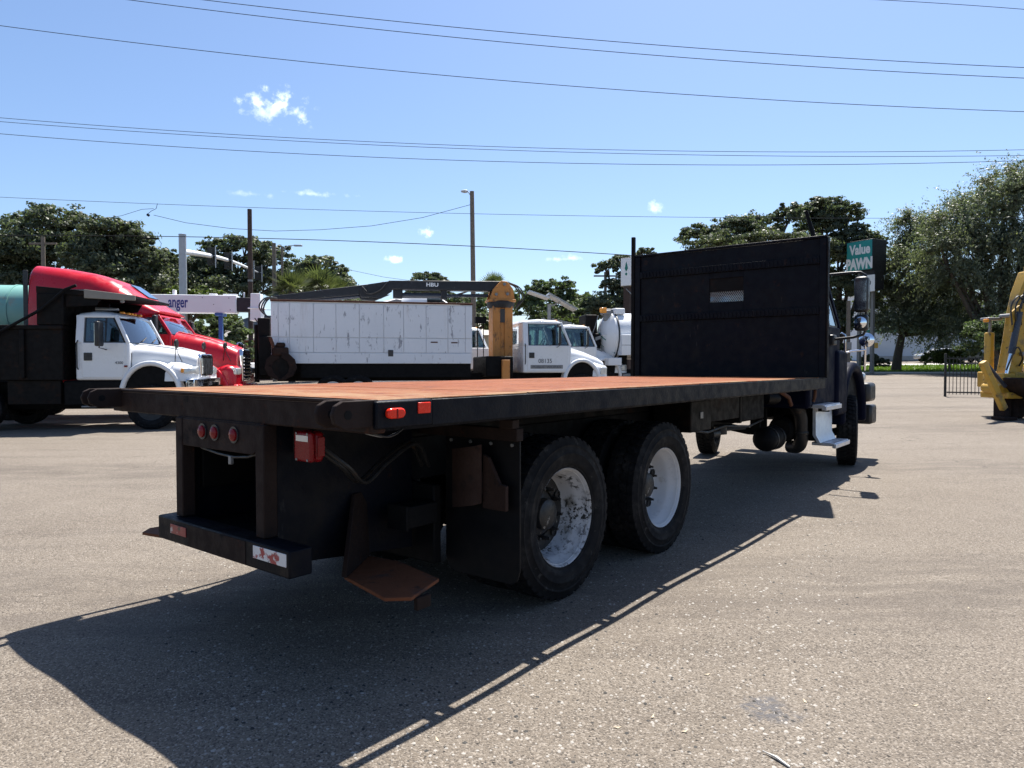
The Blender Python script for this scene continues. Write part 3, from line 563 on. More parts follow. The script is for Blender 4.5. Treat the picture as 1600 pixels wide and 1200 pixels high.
# cab, bonnet
# ---------------------------------------------------------------- conventional truck cabs (shared builder)
def make_cab(root,m_,w,zf,zb,zr,xw,xr,yc=0,xb=0,glass='glass',int_=True):
    hw=w/2; ht=hw*.92; Y=lambda y:yc+y
    part('cab_body',m_,root,lambda m:m.prism([(xb,zf),(xw-.05,zf),(xw+.02,zf+.25),(xw+.02,zb),(xb,zb)],Y(-hw),Y(hw)),.05,seg=3)
    def roof(m):
        S=[]
        for x,d in ((xb,.13),(xb+.06,.03),((xb+xr)/2,-.02),(xr-.05,.015),(xr+.08,.06),(xr+.16,.12)):
            S.append([(x,yc+ht*math.copysign(abs(math.cos(t))**.4,math.cos(t)),(zr-.15)+(.15-d)*abs(math.sin(t))**.5) for t in [PI*i/14 for i in range(15)]])
        m.loft(S)
    part('roof',m_,root,roof,smooth=60)
    zt=zr-.13; xd=xb+.14
    for s in (-1,1):
        P=lambda x,z,o=0:(x,yc+s*(hw+(ht-hw)*(z-zb)/(zt-zb)-.03-o),z)
        part('pillar',m_,root,lambda m:m.beam(P(xw-.01,zb-.02),P(xr+.10,zt+.03),.075,.07,(0,1,0)),.014)
        part('pillar',m_,root,lambda m:m.beam(P(xb+.09,zb-.02),P(xb+.09,zt+.03),.07,.17,(1,0,0)),.014)
        part('door_header',m_,root,lambda m:m.beam(P(xb+.05,zt),P(xr+.08,zt),.07,.06),.012)
        xm=xr+.0*(xw-xr)-.02
        win=[P(xb+.20,zb+.005,.0),P(xw-.09,zb+.005,.0),P(xr+.05,zt-.03,.0),P(xb+.20,zt-.03,.0)]
        part('side_window',mt[glass],root,lambda m:m.slab(win,.006))
        part('window_seal',mt['plastic_black'],root,lambda m:[m.beam(a,b,.022,.022) for a,b in zip(win,win[1:]+win[:1])]+[m.beam(P(xr-.10,zb),P(xr-.10,zt),.03,.03)])
        dr=part('door',m_,root,lambda m:m.prism([(xb+.14,zf+.06),(xw-.14,zf+.06),(xw-.08,zf+.35),(xw-.08,zb-.01),(xb+.14,zb-.01)],Y(s*(hw-.03)),Y(s*(hw+.010))),.012)
        part('door_handle',mt['plastic_black'],dr,lambda m:m.box(xb+.19,xb+.37,*sorted((Y(s*(hw+.0105)),Y(s*(hw+.03)))),zb-.42,zb-.24),.012)
        part('grab_handle',mt['plastic_black'],root,lambda m:m.tube([(xb+.06,Y(s*hw),zb-.62),(xb+.06,Y(s*(hw+.05)),zb-.58),(xb+.06,Y(s*(hw+.05)),zb+.0),(xb+.06,Y(s*hw),zb+.04)],.014,8))
    ws=[(xw+.0,Y(-hw+.06),zb),(xw+.0,Y(hw-.06),zb),(xr+.11,Y(ht-.06),zt),(xr+.11,Y(-ht+.06),zt)]
    def wsh(m):
        S=[]
        for i in range(9):
            t=i/8; b=.10*(1-(2*t-1)**2)
            lo=Vector(ws[0]).lerp(Vector(ws[1]),t)+Vector((b,0,0)); hi=Vector(ws[3]).lerp(Vector(ws[2]),t)+Vector((b*.6,0,0))
            S.append([lo,hi,hi+Vector((-.008,0,0)),lo+Vector((-.008,0,0))])
        m.loft(S)
    part('windshield',mt[glass],root,wsh,smooth=60)
    part('wiper',mt['plastic_black'],root,lambda m:[m.tube([(xw+.10,Y(y),zb+.03),(xw+.03,Y(y+.42),zb+.14)],.012,6) for y in (-.55,.1)])
    part('back_panel',m_,root,lambda m:m.box(xb,xb+.03,Y(-ht),Y(ht),zb-.02,zb+.06).box(xb,xb+.03,Y(-ht),Y(ht),zt-.08,zt+.02).box(xb,xb+.03,Y(-ht),Y(-ht*.45),zb+.061,zt-.081).box(xb,xb+.03,Y(ht*.45),Y(ht),zb+.061,zt-.081))
    part('rear_window',mt[glass],root,lambda m:m.box(xb+.012,xb+.018,Y(-ht*.45),Y(ht*.45),zb+.06,zt-.08))
    part('dashboard',mt['interior'],root,lambda m:m.prism([(xw-.45,zb-.03),(xw-.40,zb+.06),(xw-.1,zb+.045),(xw-.05,zb-.03)],Y(-hw+.1),Y(hw-.1)),.02)
    for y in (-hw*.5,hw*.5):
        part('seat',mt['interior'],root,lambda m:m.box(xb+.24,xb+.36,Y(y-.24),Y(y+.24),zb-.08,zb+.36).box(xb+.25,xb+.34,Y(y-.13),Y(y+.13),zb+.37,zb+.55),.04)
    part('steering_wheel',mt['plastic_black'],root,lambda m:m.tube([(xw-.52+.10*math.sin(t),Y(hw*.5+.21*math.cos(t)),zb+.10+.19*math.sin(t)) for t in [2*PI*i/20 for i in range(21)]],.016,6))
def make_bonnet(root,m_,x0,x1,hw0,hw1,z00,z10,z01,z11,ax,yc=0,track=1.02,fw=.34,arch=(.70,.86,.60,.74,.72),fend=True):
    S=[]
    for i in range(8):
        t=i/7; x=x0+(x1-x0)*t; hw=hw0+(hw1-hw0)*t; zt=z01+(z11-z01)*(t**1.25); zb_=z00+(z10-z00)*t
        if i==7: hw*=.96; zt-=.05
        S.append(usec(x,hw,zb_,zt,5.5,18,yc))
    h=MB(); h.loft(S); h=h.build('hood',m_,root,smooth=50)
    for s in (-1,1): part('hood_crease',m_,h,lambda m:m.tube([(x0+.04,yc+s*hw0*.62,z01+.0),(x0+(x1-x0)*.5,yc+s*(hw0+hw1)*.30,(z01+z11)/2+.032),(x1-.12,yc+s*hw1*.55,z11+.005)],.018,6))
    part('hood_shutline',mt['plastic_black'],h,lambda m:[m.beam((x0+.015,yc+s*(hw0*.995),z00+.05),(x0+.015,yc+s*(hw0*.985),z01-.22),.014,.02) for s in (-1,1)])
    if fend:
        orx,orz,irx,irz,cz=arch; hwa=hw0+(hw1-hw0)*max(0,(ax-irx-x0)/(x1-x0))
        for s in (-1,1):
            y0,y1=sorted((yc+s*(track+fw*.38),yc+s*(track-fw*.62)))
            def fn(m):
                out=arc(ax,cz,orx,orz,-6,184,20); inn=arc(ax,cz,irx,irz,184,-6,20); m.prism(out+inn,y0,y1)
            part('fender',m_,root,fn,.05,seg=3,smooth=55)
            part('wheel_liner',mt['frame_black'],root,lambda m:m.prism(arc(ax,cz,irx+.01,irz+.01,0,180,12),*sorted((yc+s*(hwa+.012),yc+s*(hwa+.04)))))
def chassis(root,x0,x1,yc=0,z=.95,h=.24):
    for y in (-.42,.42): part('chassis_rail',mt['frame_black'],root,lambda m:m.box(x0,x1,yc+y-.04,yc+y+.04,z-h/2,z+h/2))
def west_mirror(root,x,y,z,s,h=.40,w=.2,arm=.3,yin=None):
    yin=y-s*arm if yin is None else yin
    mr=part('mirror',mt['plastic_black'],root,lambda m:m.box(x,x+.10,y-w/2,y+w/2,z-h/2,z+h/2),.035,seg=3)
    part('mirror_glass',mt['mirror'],mr,lambda m:m.box(x-.004,x+.002,y-w*.40,y+w*.40,z-h*.42,z+h*.42))
    part('mirror_arm',mt['plastic_black'],mr,lambda m:m.tube([(x+.06,yin,z+h*.5),(x+.05,y,z+h*.56),(x+.05,y,z-h*.56),(x+.06,yin,z-h*.62)],.014,8))
def hood_mirror(root,x,y,z,s):
    mr=part('hood_mirror',mt['plastic_black'],root,lambda m:m.lathe([(0,-.05),(.07,-.045),(.105,0),(.10,.03),(0,.035)],(x+.08,y,z+.42),'x',18))
    part('mirror_arm',mt['plastic_black'],mr,lambda m:m.tube([(x,y-s*.10,z),(x+.04,y-s*.03,z+.20),(x+.07,y,z+.40)],.012,6).tube([(x+.22,y-s*.06,z-.02),(x+.12,y-s*.02,z+.18),(x+.07,y,z+.36)],.010,6))
# hero cab
make_cab(hero,mt['navy_paint'],2.05,.95,2.02,2.68,8.62,8.22,CY,7.14)
make_bonnet(hero,mt['navy_paint'],8.63,10.55,.95,.72,1.0,.95,2.0,1.72,9.45,CY,.93,.36,(.72,.84,.60,.70,.70))
part('grille',mt['chrome'],hero,lambda m:m.box(10.55,10.60,CY-.5,CY+.5,1.0,1.62),.02)
part('front_bumper',mt['plastic_black'],hero,lambda m:m.box(10.35,10.72,.17,2*CY-.17,.55,.86),.04)
part('fender_cap',mt['plastic_black'],hero,lambda m:m.box(10.06,10.5,.14,.34,.92,1.22),.06,seg=3)
part('headlamp',mt['lens_clear'],hero,lambda m:m.box(10.42,10.56,.30,.55,1.23,1.38),.05,seg=3)
part('cab_skirt',mt['navy_paint'],hero,lambda m:m.box(8.32,8.84,.19,.30,.80,1.7),.05,seg=3)
mr=part('side_mirror',mt['plastic_black'],hero,lambda m:m.box(7.95,8.10,-.235,-.065,2.18,2.64),.04,seg=3)
part('mirror_glass',mt['mirror'],mr,lambda m:m.box(7.944,7.952,-.218,-.082,2.21,2.61))
part('mirror_arm',mt['plastic_black'],mr,lambda m:m.tube([(8.05,.30,2.70),(8.03,.0,2.705),(8.03,-.13,2.70),(8.03,-.19,2.66),(8.03,-.20,2.5),(8.03,-.20,1.95),(8.03,-.17,1.89),(8.03,-.05,1.86),(8.05,.28,1.83)],.018,10))
m2_=part('convex_mirror',mt['plastic_black'],hero,lambda m:m.box(7.96,8.08,-.23,-.07,1.94,2.15),.035,seg=3)
part('mirror_glass',mt['mirror'],m2_,lambda m:m.lathe([(0,7.945),(.05,7.95),(.075,7.96)],(0,-.15,2.045),'x',18))
part('mirror_base',mt['plastic_black'],hero,lambda m:m.box(7.98,8.14,.17,.30,1.76,1.90),.02)
fm=part('fender_mirror',mt['mirror'],hero,lambda m:m.lathe([(0,-.02),(.05,-.016),(.09,-.004),(.105,.01),(.10,.03),(.05,.07),(0,.08)],(9.25,.04,1.86),'x',24))
part('mirror_bracket',mt['chrome'],fm,lambda m:m.tube([(9.25,.05,1.83),(9.27,.06,1.72),(9.30,.07,1.42)],.018,8).tube([(9.25,.05,1.72),(9.1,.20,1.70),(8.98,.30,1.66)],.014,8))
part('grab_rail',mt['chrome'],hero,lambda m:m.tube([(8.72,.26,1.95),(8.74,.21,1.92),(8.76,.21,1.62),(8.76,.26,1.58)],.016,8))
# ---------------------------------------------------------------- lettering
def text(name,body,size,m,parent,loc,rot,xs=1.0,bold=.0,ext=.004,align='LEFT'):
    cu=bpy.data.curves.new(name,'FONT'); cu.body=body; cu.size=size; cu.extrude=ext; cu.offset=bold; cu.align_x=align; cu.resolution_u=3
    t=bpy.data.objects.new(name+'_curve',cu); C.objects.link(t); dg=bpy.context.evaluated_depsgraph_get(); dg.update()
    me=bpy.data.meshes.new_from_object(t.evaluated_get(dg)); bpy.data.objects.remove(t); me.materials.clear(); me.materials.append(m)
    o=bpy.data.objects.new(name,me); link(o,parent); o.location=loc; o.rotation_euler=rot; o.scale=(xs,1,1); return o
FACE=(PI/2,0,0)       # lettering that reads from -y
# ---------------------------------------------------------------- white dump truck
def near_side(px,Y,hd,hw):         # root on the ground below the cab's rear centre, from the near lower corner
    X=(px-800)/F*Y; c,s=math.cos(R(hd)),math.sin(R(hd)); return (X-s*hw,Y+c*hw,0)
def root_at(p): return (p[0],p[1],gz(p[0],p[1]))
dt=thing('dump_truck','white conventional dump truck with black body and overhanging cab shield','truck',root_at(near_side(118,16.0,7,1.1)),R(7))
W_=mt['white_paint']
make_cab(dt,W_,2.2,1.15,2.02,2.75,1.15,.74)
make_bonnet(dt,W_,1.16,2.84,1.0,.66,1.15,1.2,2.0,1.78,1.62,0,1.0,.34,(.70,.80,.59,.68,.80))
part('fender_nose',W_,dt,lambda m:m.loft([usec(x,hw,1.12,z,4) for x,hw,z in ((1.9,.96,1.50),(2.2,1.08,1.62),(2.5,1.06,1.58),(2.75,.98,1.50),(2.86,.90,1.42))]),smooth=55)
gr=part('grille',mt['chrome'],dt,lambda m:m.prism([(-.44,1.22),(.44,1.22),(.50,1.70),(.42,1.77),(-.42,1.77),(-.50,1.70)],2.80,2.91,'x'),.03)
part('grille_insert',mt['plastic_black'],gr,lambda m:m.prism([(-.36,1.28),(.36,1.28),(.41,1.66),(-.41,1.66)],2.905,2.915,'x'))
part('grille_bar',mt['chrome'],gr,lambda m:[m.box(2.913,2.935,-.38+.152*k-.022,-.38+.152*k+.022,1.28,1.66) for k in range(6)])
for s in (-1,1):
    hl=part('headlamp',mt['lens_clear'],dt,lambda m:m.loft([[(x,s*a,z) for a,z in ((.56,1.28),(b,1.29),(b,1.42),(.60,1.48))] for x,b in ((2.62,1.03),(2.80,.98),(2.895,.86))]),.02)
    part('turn_lamp',mt['lens_amber'],hl,lambda m:m.box(2.56,2.63,*sorted((s*.98,s*1.065)),1.32,1.42),.01)
    part('fender_lamp',mt['lens_red'],dt,lambda m:m.box(1.06,1.13,*sorted((s*1.10,s*1.135)),1.45,1.49),.008)
    west_mirror(dt,.62,s*1.45,2.20,s,.56,.28,.33); hood_mirror(dt,2.35,s*1.02,1.58,s)
part('front_bumper',mt['chrome'],dt,lambda m:m.loft([[(x,s_*hw,z) for s_,z in ((-1,.98),(1,.98),(1,1.17),(-1,1.17))] for x,hw in ((2.72,1.12),(2.93,1.05),(3.0,.85))]),.02)
for y in (-.5,-.18,0,.18,.5): part('roof_lamp',mt['lens_amber'],dt,lambda m:m.box(.74,.84,y-.05,y+.05,2.715,2.765),.015)
text('door_badge','4300',.09,mt['dark_ink'],dt,(.86,-1.113,1.52),FACE)
part('air_horn',mt['alu'],dt,lambda m:m.lathe([(.05,0),(.045,.3),(.03,.5)],(.2,-.5,2.82),'x',12))
part('fuel_tank',mt['frame_black'],dt,lambda m:m.box(-.3,1.0,-1.06,-.45,.55,1.145),.05)  # fuel tank, lengthened to darken the gap under the cab
part('under_shade_panel',mt['black_steel'],dt,lambda m:m.box(-1.45,-.32,-1.1,-1.0,.6,1.149),.01)  # added dark panel standing in for the shade below the dump body
part('subframe',mt['frame_black'],dt,lambda m:m.box(-4.2,1.0,-.4,.4,.45,1.0))
part('cab_step',mt['steel_grey'],dt,lambda m:m.box(.1,.8,-1.08,-.98,.52,.56),.01)
chassis(dt,-4.3,2.7)
for x,d in ((1.62,0),(-2.1,1)):
    for s in (-1,1): wheel(dt,x,s*(.99 if not d else .98),.522,s>0,RIMF_D)
    part('axle',mt['frame_black'],dt,lambda m:m.tube([(x,-.9,.52),(x,.9,.52)],.07,10))
db=part('dump_body',mt['black_steel'],dt,lambda m:m.box(-4.4,-.22,-1.2,1.2,1.15,2.36).box(-4.42,-.20,-1.25,1.25,2.30,2.40),.02)
part('body_front',mt['black_steel'],db,lambda m:m.box(-.75,-.18,-1.22,1.22,2.405,3.12),.02)
part('side_brace',mt['black_steel'],db,lambda m:[m.box(-4.2+k*.62,-4.1+k*.62,-1.27,-1.2,1.2,2.3) for k in range(6)],.01)
cs=part('cab_shield',mt['black_steel'],db,lambda m:m.hexa([(-.75,-1.22,3.12),(1.30,-1.12,3.04),(1.30,1.12,3.04),(-.75,1.22,3.12),(-.75,-1.22,3.28),(1.30,-1.12,3.10),(1.30,1.12,3.10),(-.75,1.22,3.28)]),.01)
part('shield_edge',mt['fascia'],cs,lambda m:m.hexa([(.25,-1.20,3.02),(1.33,-1.15,2.98),(1.33,-1.11,2.98),(.25,-1.16,3.02),(.25,-1.20,3.22),(1.33,-1.15,3.10),(1.33,-1.11,3.10),(.25,-1.16,3.22)]),.01)
for y in (-1.15,1.12): part('shield_gusset',mt['black_steel'],cs,lambda m:m.prism([(-.17,3.1),(.62,3.06),(.50,2.86),(-.17,2.82)],y,y+.03),.005)
part('shield_lamp',mt['steel_grey'],cs,lambda m:m.box(.98,1.06,-1.1,-1.02,2.93,3.03),.02)
part('tarp_arm',mt['frame_black'],dt,lambda m:m.tube([(.12,-1.26,3.30),(-.1,-1.29,3.20),(-.6,-1.30,2.75),(-2.3,-1.30,1.75),(-2.6,-1.28,1.60)],.035,10))
for o in dt.children:
    if o.name.split('.')[0] in ('hood','fender_nose','grille','headlamp','front_bumper','hood_mirror'): o.scale.x=.80; o.location.x=1.16*.2
# ---------------------------------------------------------------- red road tractor
HD=7; rt=thing('road_tractor','red high-roof sleeper road tractor behind the white dump truck','truck',root_at(near_side(45,18.855,HD,1.22)),R(HD))
RP=mt['red_paint']
part('sleeper',RP,rt,lambda m:m.loft([usec(x,hw,z0,z1,e,22) for x,hw,z0,z1,e in ((0,1.20,.95,4.18,7),(.06,1.22,.95,4.24,7),(.8,1.22,.95,4.17,6.5),(1.5,1.22,.95,4.05,6),(2.0,1.21,.95,3.88,5.5),(2.25,1.20,.95,3.74,5))]),smooth=50)
part('roof_fairing',RP,rt,lambda m:m.loft([usec(x,hw,z0,z1,e,22) for x,hw,z0,z1,e in ((2.249,1.195,2.2,3.738,5),(2.6,1.17,2.70,3.48,4.6),(2.95,1.14,2.88,3.22,4.2),(3.18,1.10,2.92,3.08,4),(3.29,1.04,2.95,3.01,4))]),smooth=55)
for s in (-1,1): part('rear_extender',mt['plastic_black'],rt,lambda m:m.box(-.12,-.001,*sorted((s*1.17,s*1.20)),1.4,4.05),.01)
part('sleeper_window',mt['glass_dark'],rt,lambda m:m.box(.95,1.55,-1.235,-1.215,3.20,3.55),.05)
def strip(m):
    P=[(2.18,3.80),(2.35,3.684),(2.55,3.53),(2.68,3.44)]
    m.loft([[(x,-.1,z),(x,.6,z),(x+.006,.6,z+.02),(x+.006,-.1,z+.02)] for x,z in P])
part('skylight',mt['glass_dark'],rt,strip)
part('fairing_swage',RP,rt,lambda m:m.loft([usec(x,hw,z0,z1,4,14) for x,hw,z0,z1 in ((.9,1.235,3.0,3.70),(1.6,1.25,3.0,3.62),(2.3,1.235,2.9,3.30),(2.9,1.19,2.75,3.0))]),smooth=55)
make_cab(rt,RP,2.3,1.1,2.36,2.98,3.62,3.16,0,2.2,'glass')
make_bonnet(rt,RP,3.63,5.25,1.08,.74,1.1,1.05,2.44,2.0,4.45,0,1.05,.34,(.74,.92,.60,.72,.62))
part('fender_nose',RP,rt,lambda m:m.loft([usec(x,hw,.95,z,8) for x,hw,z in ((4.75,1.04,1.44),(5.05,1.12,1.52),(5.25,1.08,1.48),(5.34,1.0,1.40))]),smooth=55)
part('bumper',RP,rt,lambda m:m.box(4.95,5.42,-1.16,1.16,.55,.95),.06)
gr=part('grille',mt['chrome'],rt,lambda m:m.prism([(-.42,1.02),(.42,1.02),(.48,1.80),(.38,1.96),(-.38,1.96),(-.48,1.80)],5.20,5.37,'x'),.03)
part('grille_insert',mt['plastic_black'],gr,lambda m:m.prism([(-.36,1.06),(.36,1.06),(.42,1.78),(-.42,1.78)],5.368,5.378,'x'))
for k in range(7): part('grille_bar',mt['chrome'],gr,lambda m:m.box(5.372,5.40,-.40,.40,1.09+k*.10,1.13+k*.10),.006)
for s in (-1,1):
    part('headlamp',mt['lens_clear'],rt,lambda m:m.box(5.12,5.37,*sorted((s*.58,s*1.06)),1.22,1.42),.04,seg=3)
    hood_mirror(rt,4.95,s*1.0,1.62,s); west_mirror(rt,3.3,s*1.50,2.55,s,.6,.2,.32)
part('fender_mirror',mt['chrome'],rt,lambda m:[m.lathe([(0,-.05),(.09,-.04),(.115,.01),(.06,.07),(0,.08)],(5.0,y,2.08),'x',18) for y in (.55,.78)])
chassis(rt,-2.6,5.0)
for x in (4.45,-.6,-1.9):
    for s in (-1,1): wheel(rt,x,s*1.03,.522,s>0,RIMF_C)
    part('axle',mt['frame_black'],rt,lambda m:m.tube([(x,-.95,.52),(x,.95,.52)],.07,10))
part('fuel_tank',mt['alu'],rt,lambda m:[m.lathe([(0,0),(.30,.01),(.30,1.5),(0,1.51)],(1.2,y,.85),'x',24) for y in (-.9,.9)])
# ---------------------------------------------------------------- teal tank behind the dump truck
tk=thing('tank_trailer','faded teal round tank with rusty belly behind the dump truck','tank',(-16.2,20.6,gz(-16.2,20.6)),R(7))
part('tank_shell',mt['teal_tank'],tk,lambda m:m.lathe([(0,-2.6),(.5,-2.55),(.78,-2.4),(.78,2.3),(.5,2.48),(0,2.52)],(0,0,3.08),'x',36),smooth=30)
for a in (-1.6,0,1.6): part('tank_ring',mt['teal_tank'],tk,lambda m:m.lathe([(.779,a),(.80,a),(.80,a+.06),(.779,a+.06)],(0,0,3.08),'x',36,True))
part('cradle',mt['rust_plate'],tk,lambda m:[m.box(a-.1,a+.1,-.9,.9,1.2,2.55) for a in (-1.6,0,1.6)],.01)
chassis(tk,-3,3,0,1.08)
for x in (-1.6,-.4):
    for s in (-1,1): wheel(tk,x,s*1.0,.522,s>0,RIMF)
    part('axle',mt['frame_black'],tk,lambda m:m.tube([(x,-.95,.52),(x,.95,.52)],.07,10).box(x-.08,x+.08,-.47,.47,.5,.97))
part('landing_leg',mt['frame_black'],tk,lambda m:[m.box(2.2,2.3,y-.05,y+.05,0,1.0) for y in (-.42,.42)])
# ---------------------------------------------------------------- grapple truck
gh=13.3; gp=near_side(818,22.69,gh,1.15); gt=thing('grapple_truck','white debris truck with black knuckle boom and orange mast over a scratched box','truck',root_at(gp),R(gh))
def scr():
    m,n,b=nodes('scratched_white'); co=n.nodes.new('ShaderNodeTexCoord').outputs['Object']
    c=mixc(n,noise(n,co,1.2,4),(.64,.66,.69),(.76,.77,.79))
    c=mixc(n,ramp(n,noise(n,co,4.5,6,.72,(1.1,1,.28)),.60,.65,0,.7),c,(.13,.13,.16))
    c=mixc(n,ramp(n,noise(n,co,11,5,.7,(1,1,.22)),.615,.66,0,.5),c,(.20,.19,.20))
    c=mixc(n,ramp(n,noise(n,co,1.6,6,.7),.66,.72,0,.8),c,(.14,.06,.035))
    c=mixc(n,ramp(n,noise(n,co,3,6,.7,(1,1,.12)),.55,.75,0,.35),c,(.40,.33,.27))
    n.links.new(c,b.inputs['Base Color']); b.inputs['Roughness'].default_value=.5; bump(n,b,noise(n,co,2.2,3),.03,.5); return m
mt['scratched']=scr()
def sx(px):
    k=(px-800)/F; return (k*22.69-.373)/(.973-.23*k)
bx=part('debris_box',mt['white_old'],gt,lambda m:m.box(sx(424),sx(738),-1.13,-1.08,1.47,3.24).box(sx(424),sx(738),1.08,1.13,1.47,3.24).box(sx(424),sx(738),-1.08,1.08,1.47,1.55).box(sx(738)-.06,sx(738),-1.08,1.08,1.55,3.24),.01)
seams=[424,435.5,453,490.5,525.5,562,600,631,666,700,727,738]
for a,b in zip(seams[:-1],seams[1:]):
    x0,x1=sx(a)+.006,sx(b)-.006
    part('panel',mt['scratched'],bx,lambda m:m.box(x0,x1,-1.160,-1.131,2.18,3.20),.006)
    part('panel',mt['scratched'],bx,lambda m:m.box(x0,x1,-1.160,-1.131,1.72,2.16),.006)
part('lower_rail',mt['scratched'],bx,lambda m:m.box(sx(424),sx(736),-1.18,-1.131,1.38,1.70),.01)
part('top_rail',mt['rust_plate'],bx,lambda m:m.box(sx(423),sx(739),-1.18,-1.06,3.241,3.30).box(sx(423),sx(739),1.06,1.18,3.241,3.30),.01)
part('vent_flap',mt['interior'],bx,lambda m:m.box(sx(606.5),sx(614.5),-1.187,-1.18,1.60,1.80),.004)
part('dent_rust',mt['rust_plate'],bx,lambda m:m.box(sx(673),sx(684),-1.163,-1.1605,2.03,2.07).box(sx(705),sx(715),-1.163,-1.1605,2.02,2.06))
chassis(gt,sx(430),2.8)
part('under_box',mt['frame_black'],gt,lambda m:m.box(sx(430),sx(735),-.9,.9,1.08,1.46))
part('side_skirt',mt['frame_black'],gt,lambda m:m.box(sx(470),sx(736),-1.1,-1.05,.95,1.46))
part('tail_rack',mt['black_steel'],gt,lambda m:m.box(sx(402),sx(422),-1.0,.9,.9,2.75).box(sx(404),sx(424),-1.1,-.95,1.0,2.2),.03)
for q in (0,.12,.26): part('hose_loop',mt['plastic_black'],gt,lambda m:m.tube(spl([(sx(430),-.2-q,3.40),(sx(416)-q*.3,-.25-q,3.38),(sx(408)-q*.4,-.3-q,3.12),(sx(411),-.3-q,2.88),(sx(424),-.3-q,2.74)]),.024,8))
cl=part('grapple_head',mt['rust_dark'],gt,lambda m:m.box(sx(428),sx(452),-1.48,-1.22,1.62,1.86).box(sx(434),sx(447),-1.44,-1.26,1.86,2.0),.04)
for k,(s_,yy) in enumerate(((1,-1.50),(1,-1.36),(-1,-1.43),(-1,-1.29))):
    part('grapple_jaw',mt['rust_frame'],cl,lambda m:m.prism([(sx(440)+s_*x,z) for x,z in ((.02,1.70),(.22,1.68),(.40,1.50),(.46,1.25),(.36,1.02),(.14,.90),(-.06,.88),(.08,.98),(.20,1.10),(.25,1.28),(.18,1.46),(.04,1.54))],yy,yy+.07),.01)
part('jaw_web',mt['black_steel'],cl,lambda m:m.prism(arc(sx(440),1.28,.34,.36,0,345,16),-1.41,-1.38),.01)
part('jaw_cylinder',mt['rust_plate'],cl,lambda m:m.tube([(sx(424),-1.38,2.15),(sx(432),-1.36,1.70)],.05,10))
part('tail_post',mt['black_steel'],gt,lambda m:m.box(sx(396),sx(401),-.9,-.7,.9,2.55),.02)
part('torn_plate',mt['rust_dark'],bx,lambda m:m.prism([(sx(424.5),1.40),(sx(446),1.40),(sx(451),1.62),(sx(441),1.78),(sx(434),2.02),(sx(430),1.90),(sx(424.5),2.14)],-1.186,-1.1805),.002)
ms=part('crane_mast',mt['orange_paint'],gt,lambda m:m.box(-1.12,-.86,-.40,.30,1.0,3.30).box(-.72,-.44,-.40,.30,1.0,3.30).box(-.87,-.71,-.36,.26,1.0,3.28),.02)
ms.location.x=.26
part('mast_slot',mt['interior'],ms,lambda m:m.box(-.87,-.71,-.401,-.37,2.75,3.2))
part('slew_ring',mt['black_boom'],ms,lambda m:m.lathe([(.44,3.24),(.46,3.27),(.46,3.44),(.40,3.48)],(-.78,-.05,0),'z',28))
part('mast_head',mt['orange_paint'],ms,lambda m:m.prism([(-1.22,3.50),(-1.10,3.85),(-.82,4.14),(-.62,4.12),(-.42,3.88),(-.36,3.50)],-.36,-.26).prism([(-1.22,3.50),(-1.10,3.85),(-.82,4.14),(-.62,4.12),(-.42,3.88),(-.36,3.50)],.16,.26).box(-1.25,-.33,-.42,.32,3.44,3.52).box(-.95,-.70,-.37,.27,3.52,3.80),.015)
part('head_pin',mt['steel_grey'],ms,lambda m:[m.tube([(x,-.42,z),(x,.32,z)],.05,12) for x,z in ((-.72,4.02),(-1.0,3.68),(-.62,3.70))])
bm_=part('boom',mt['black_boom'],gt,lambda m:m.hexa([(-.36,-.24,3.80),(-4.35,-.24,3.78),(-4.35,.14,3.78),(-.36,.14,3.80),(-.46,-.24,4.14),(-4.25,-.24,4.06),(-4.25,.14,4.06),(-.46,.14,4.14)]).prism([(-4.4,4.03),(-4.4,3.75),(-4.9,3.50),(-5.15,3.50),(-5.2,3.80)],-.20,.10),.02)
part('boom_lift_cylinder',mt['hydraulic'],bm_,lambda m:m.tube([(-.95,-.05,3.66),(-2.5,-.05,3.62)],.055,12).tube([(-2.5,-.05,3.62),(-4.0,-.05,3.60)],.09,14))
part('boom_bracket',mt['black_boom'],bm_,lambda m:m.box(-4.1,-3.8,-.18,.08,3.5,3.79).box(-2.55,-2.35,-.16,.06,3.5,3.82),.02)
text('boom_marking','HBU',.17,mt['sign_white'],bm_,(-3.05,-.245,3.90),FACE,1.2,.004,.003)
for q in (0,.08): part('boom_hose',mt['plastic_black'],bm_,lambda m:m.tube(spl([(-4.3,-.26,4.0),(-4.55,-.3-q,3.72),(-4.85-q,-.3,3.62),(-5.1,-.26,3.85)]),.018,6))
for q in (0,.07,.14): part('boom_hose',mt['plastic_black'],bm_,lambda m:m.tube(spl([(-.29,-.1-q,4.1),(-.02+q,-.12,3.95),(.14+q,-.1,3.6),(-.06,-.1,3.2)]),.022,6))
part('outer_boom',mt['black_boom'],gt,lambda m:m.hexa([(-4.55,-.16,3.66),(-7.75,-.16,3.28),(-7.75,.06,3.28),(-4.55,.06,3.66),(-4.45,-.16,4.00),(-7.75,-.16,3.50),(-7.75,.06,3.50),(-4.45,.06,4.00)]).prism([(-4.2,3.62),(-5.2,3.52),(-5.1,3.42),(-4.7,3.40)],-.14,.04),.02)
part('knuckle_plate',mt['black_boom'],gt,lambda m:m.prism([(-4.15,4.05),(-4.15,3.70),(-4.5,3.46),(-4.95,3.52),(-4.9,3.92)],-.26,-.245),.005)
part('outer_cylinder',mt['hydraulic'],gt,lambda m:m.tube([(-5.0,-.05,3.56),(-6.9,-.05,3.36)],.06,12))
part('control_levers',mt['frame_black'],gt,lambda m:[m.tube([(x,-.62,1.6),(x,-.62,3.0)],.014,6) for x in (-1.42,-1.22)]+[m.box(-1.5,-1.15,-.75,-.5,2.7,2.9)])
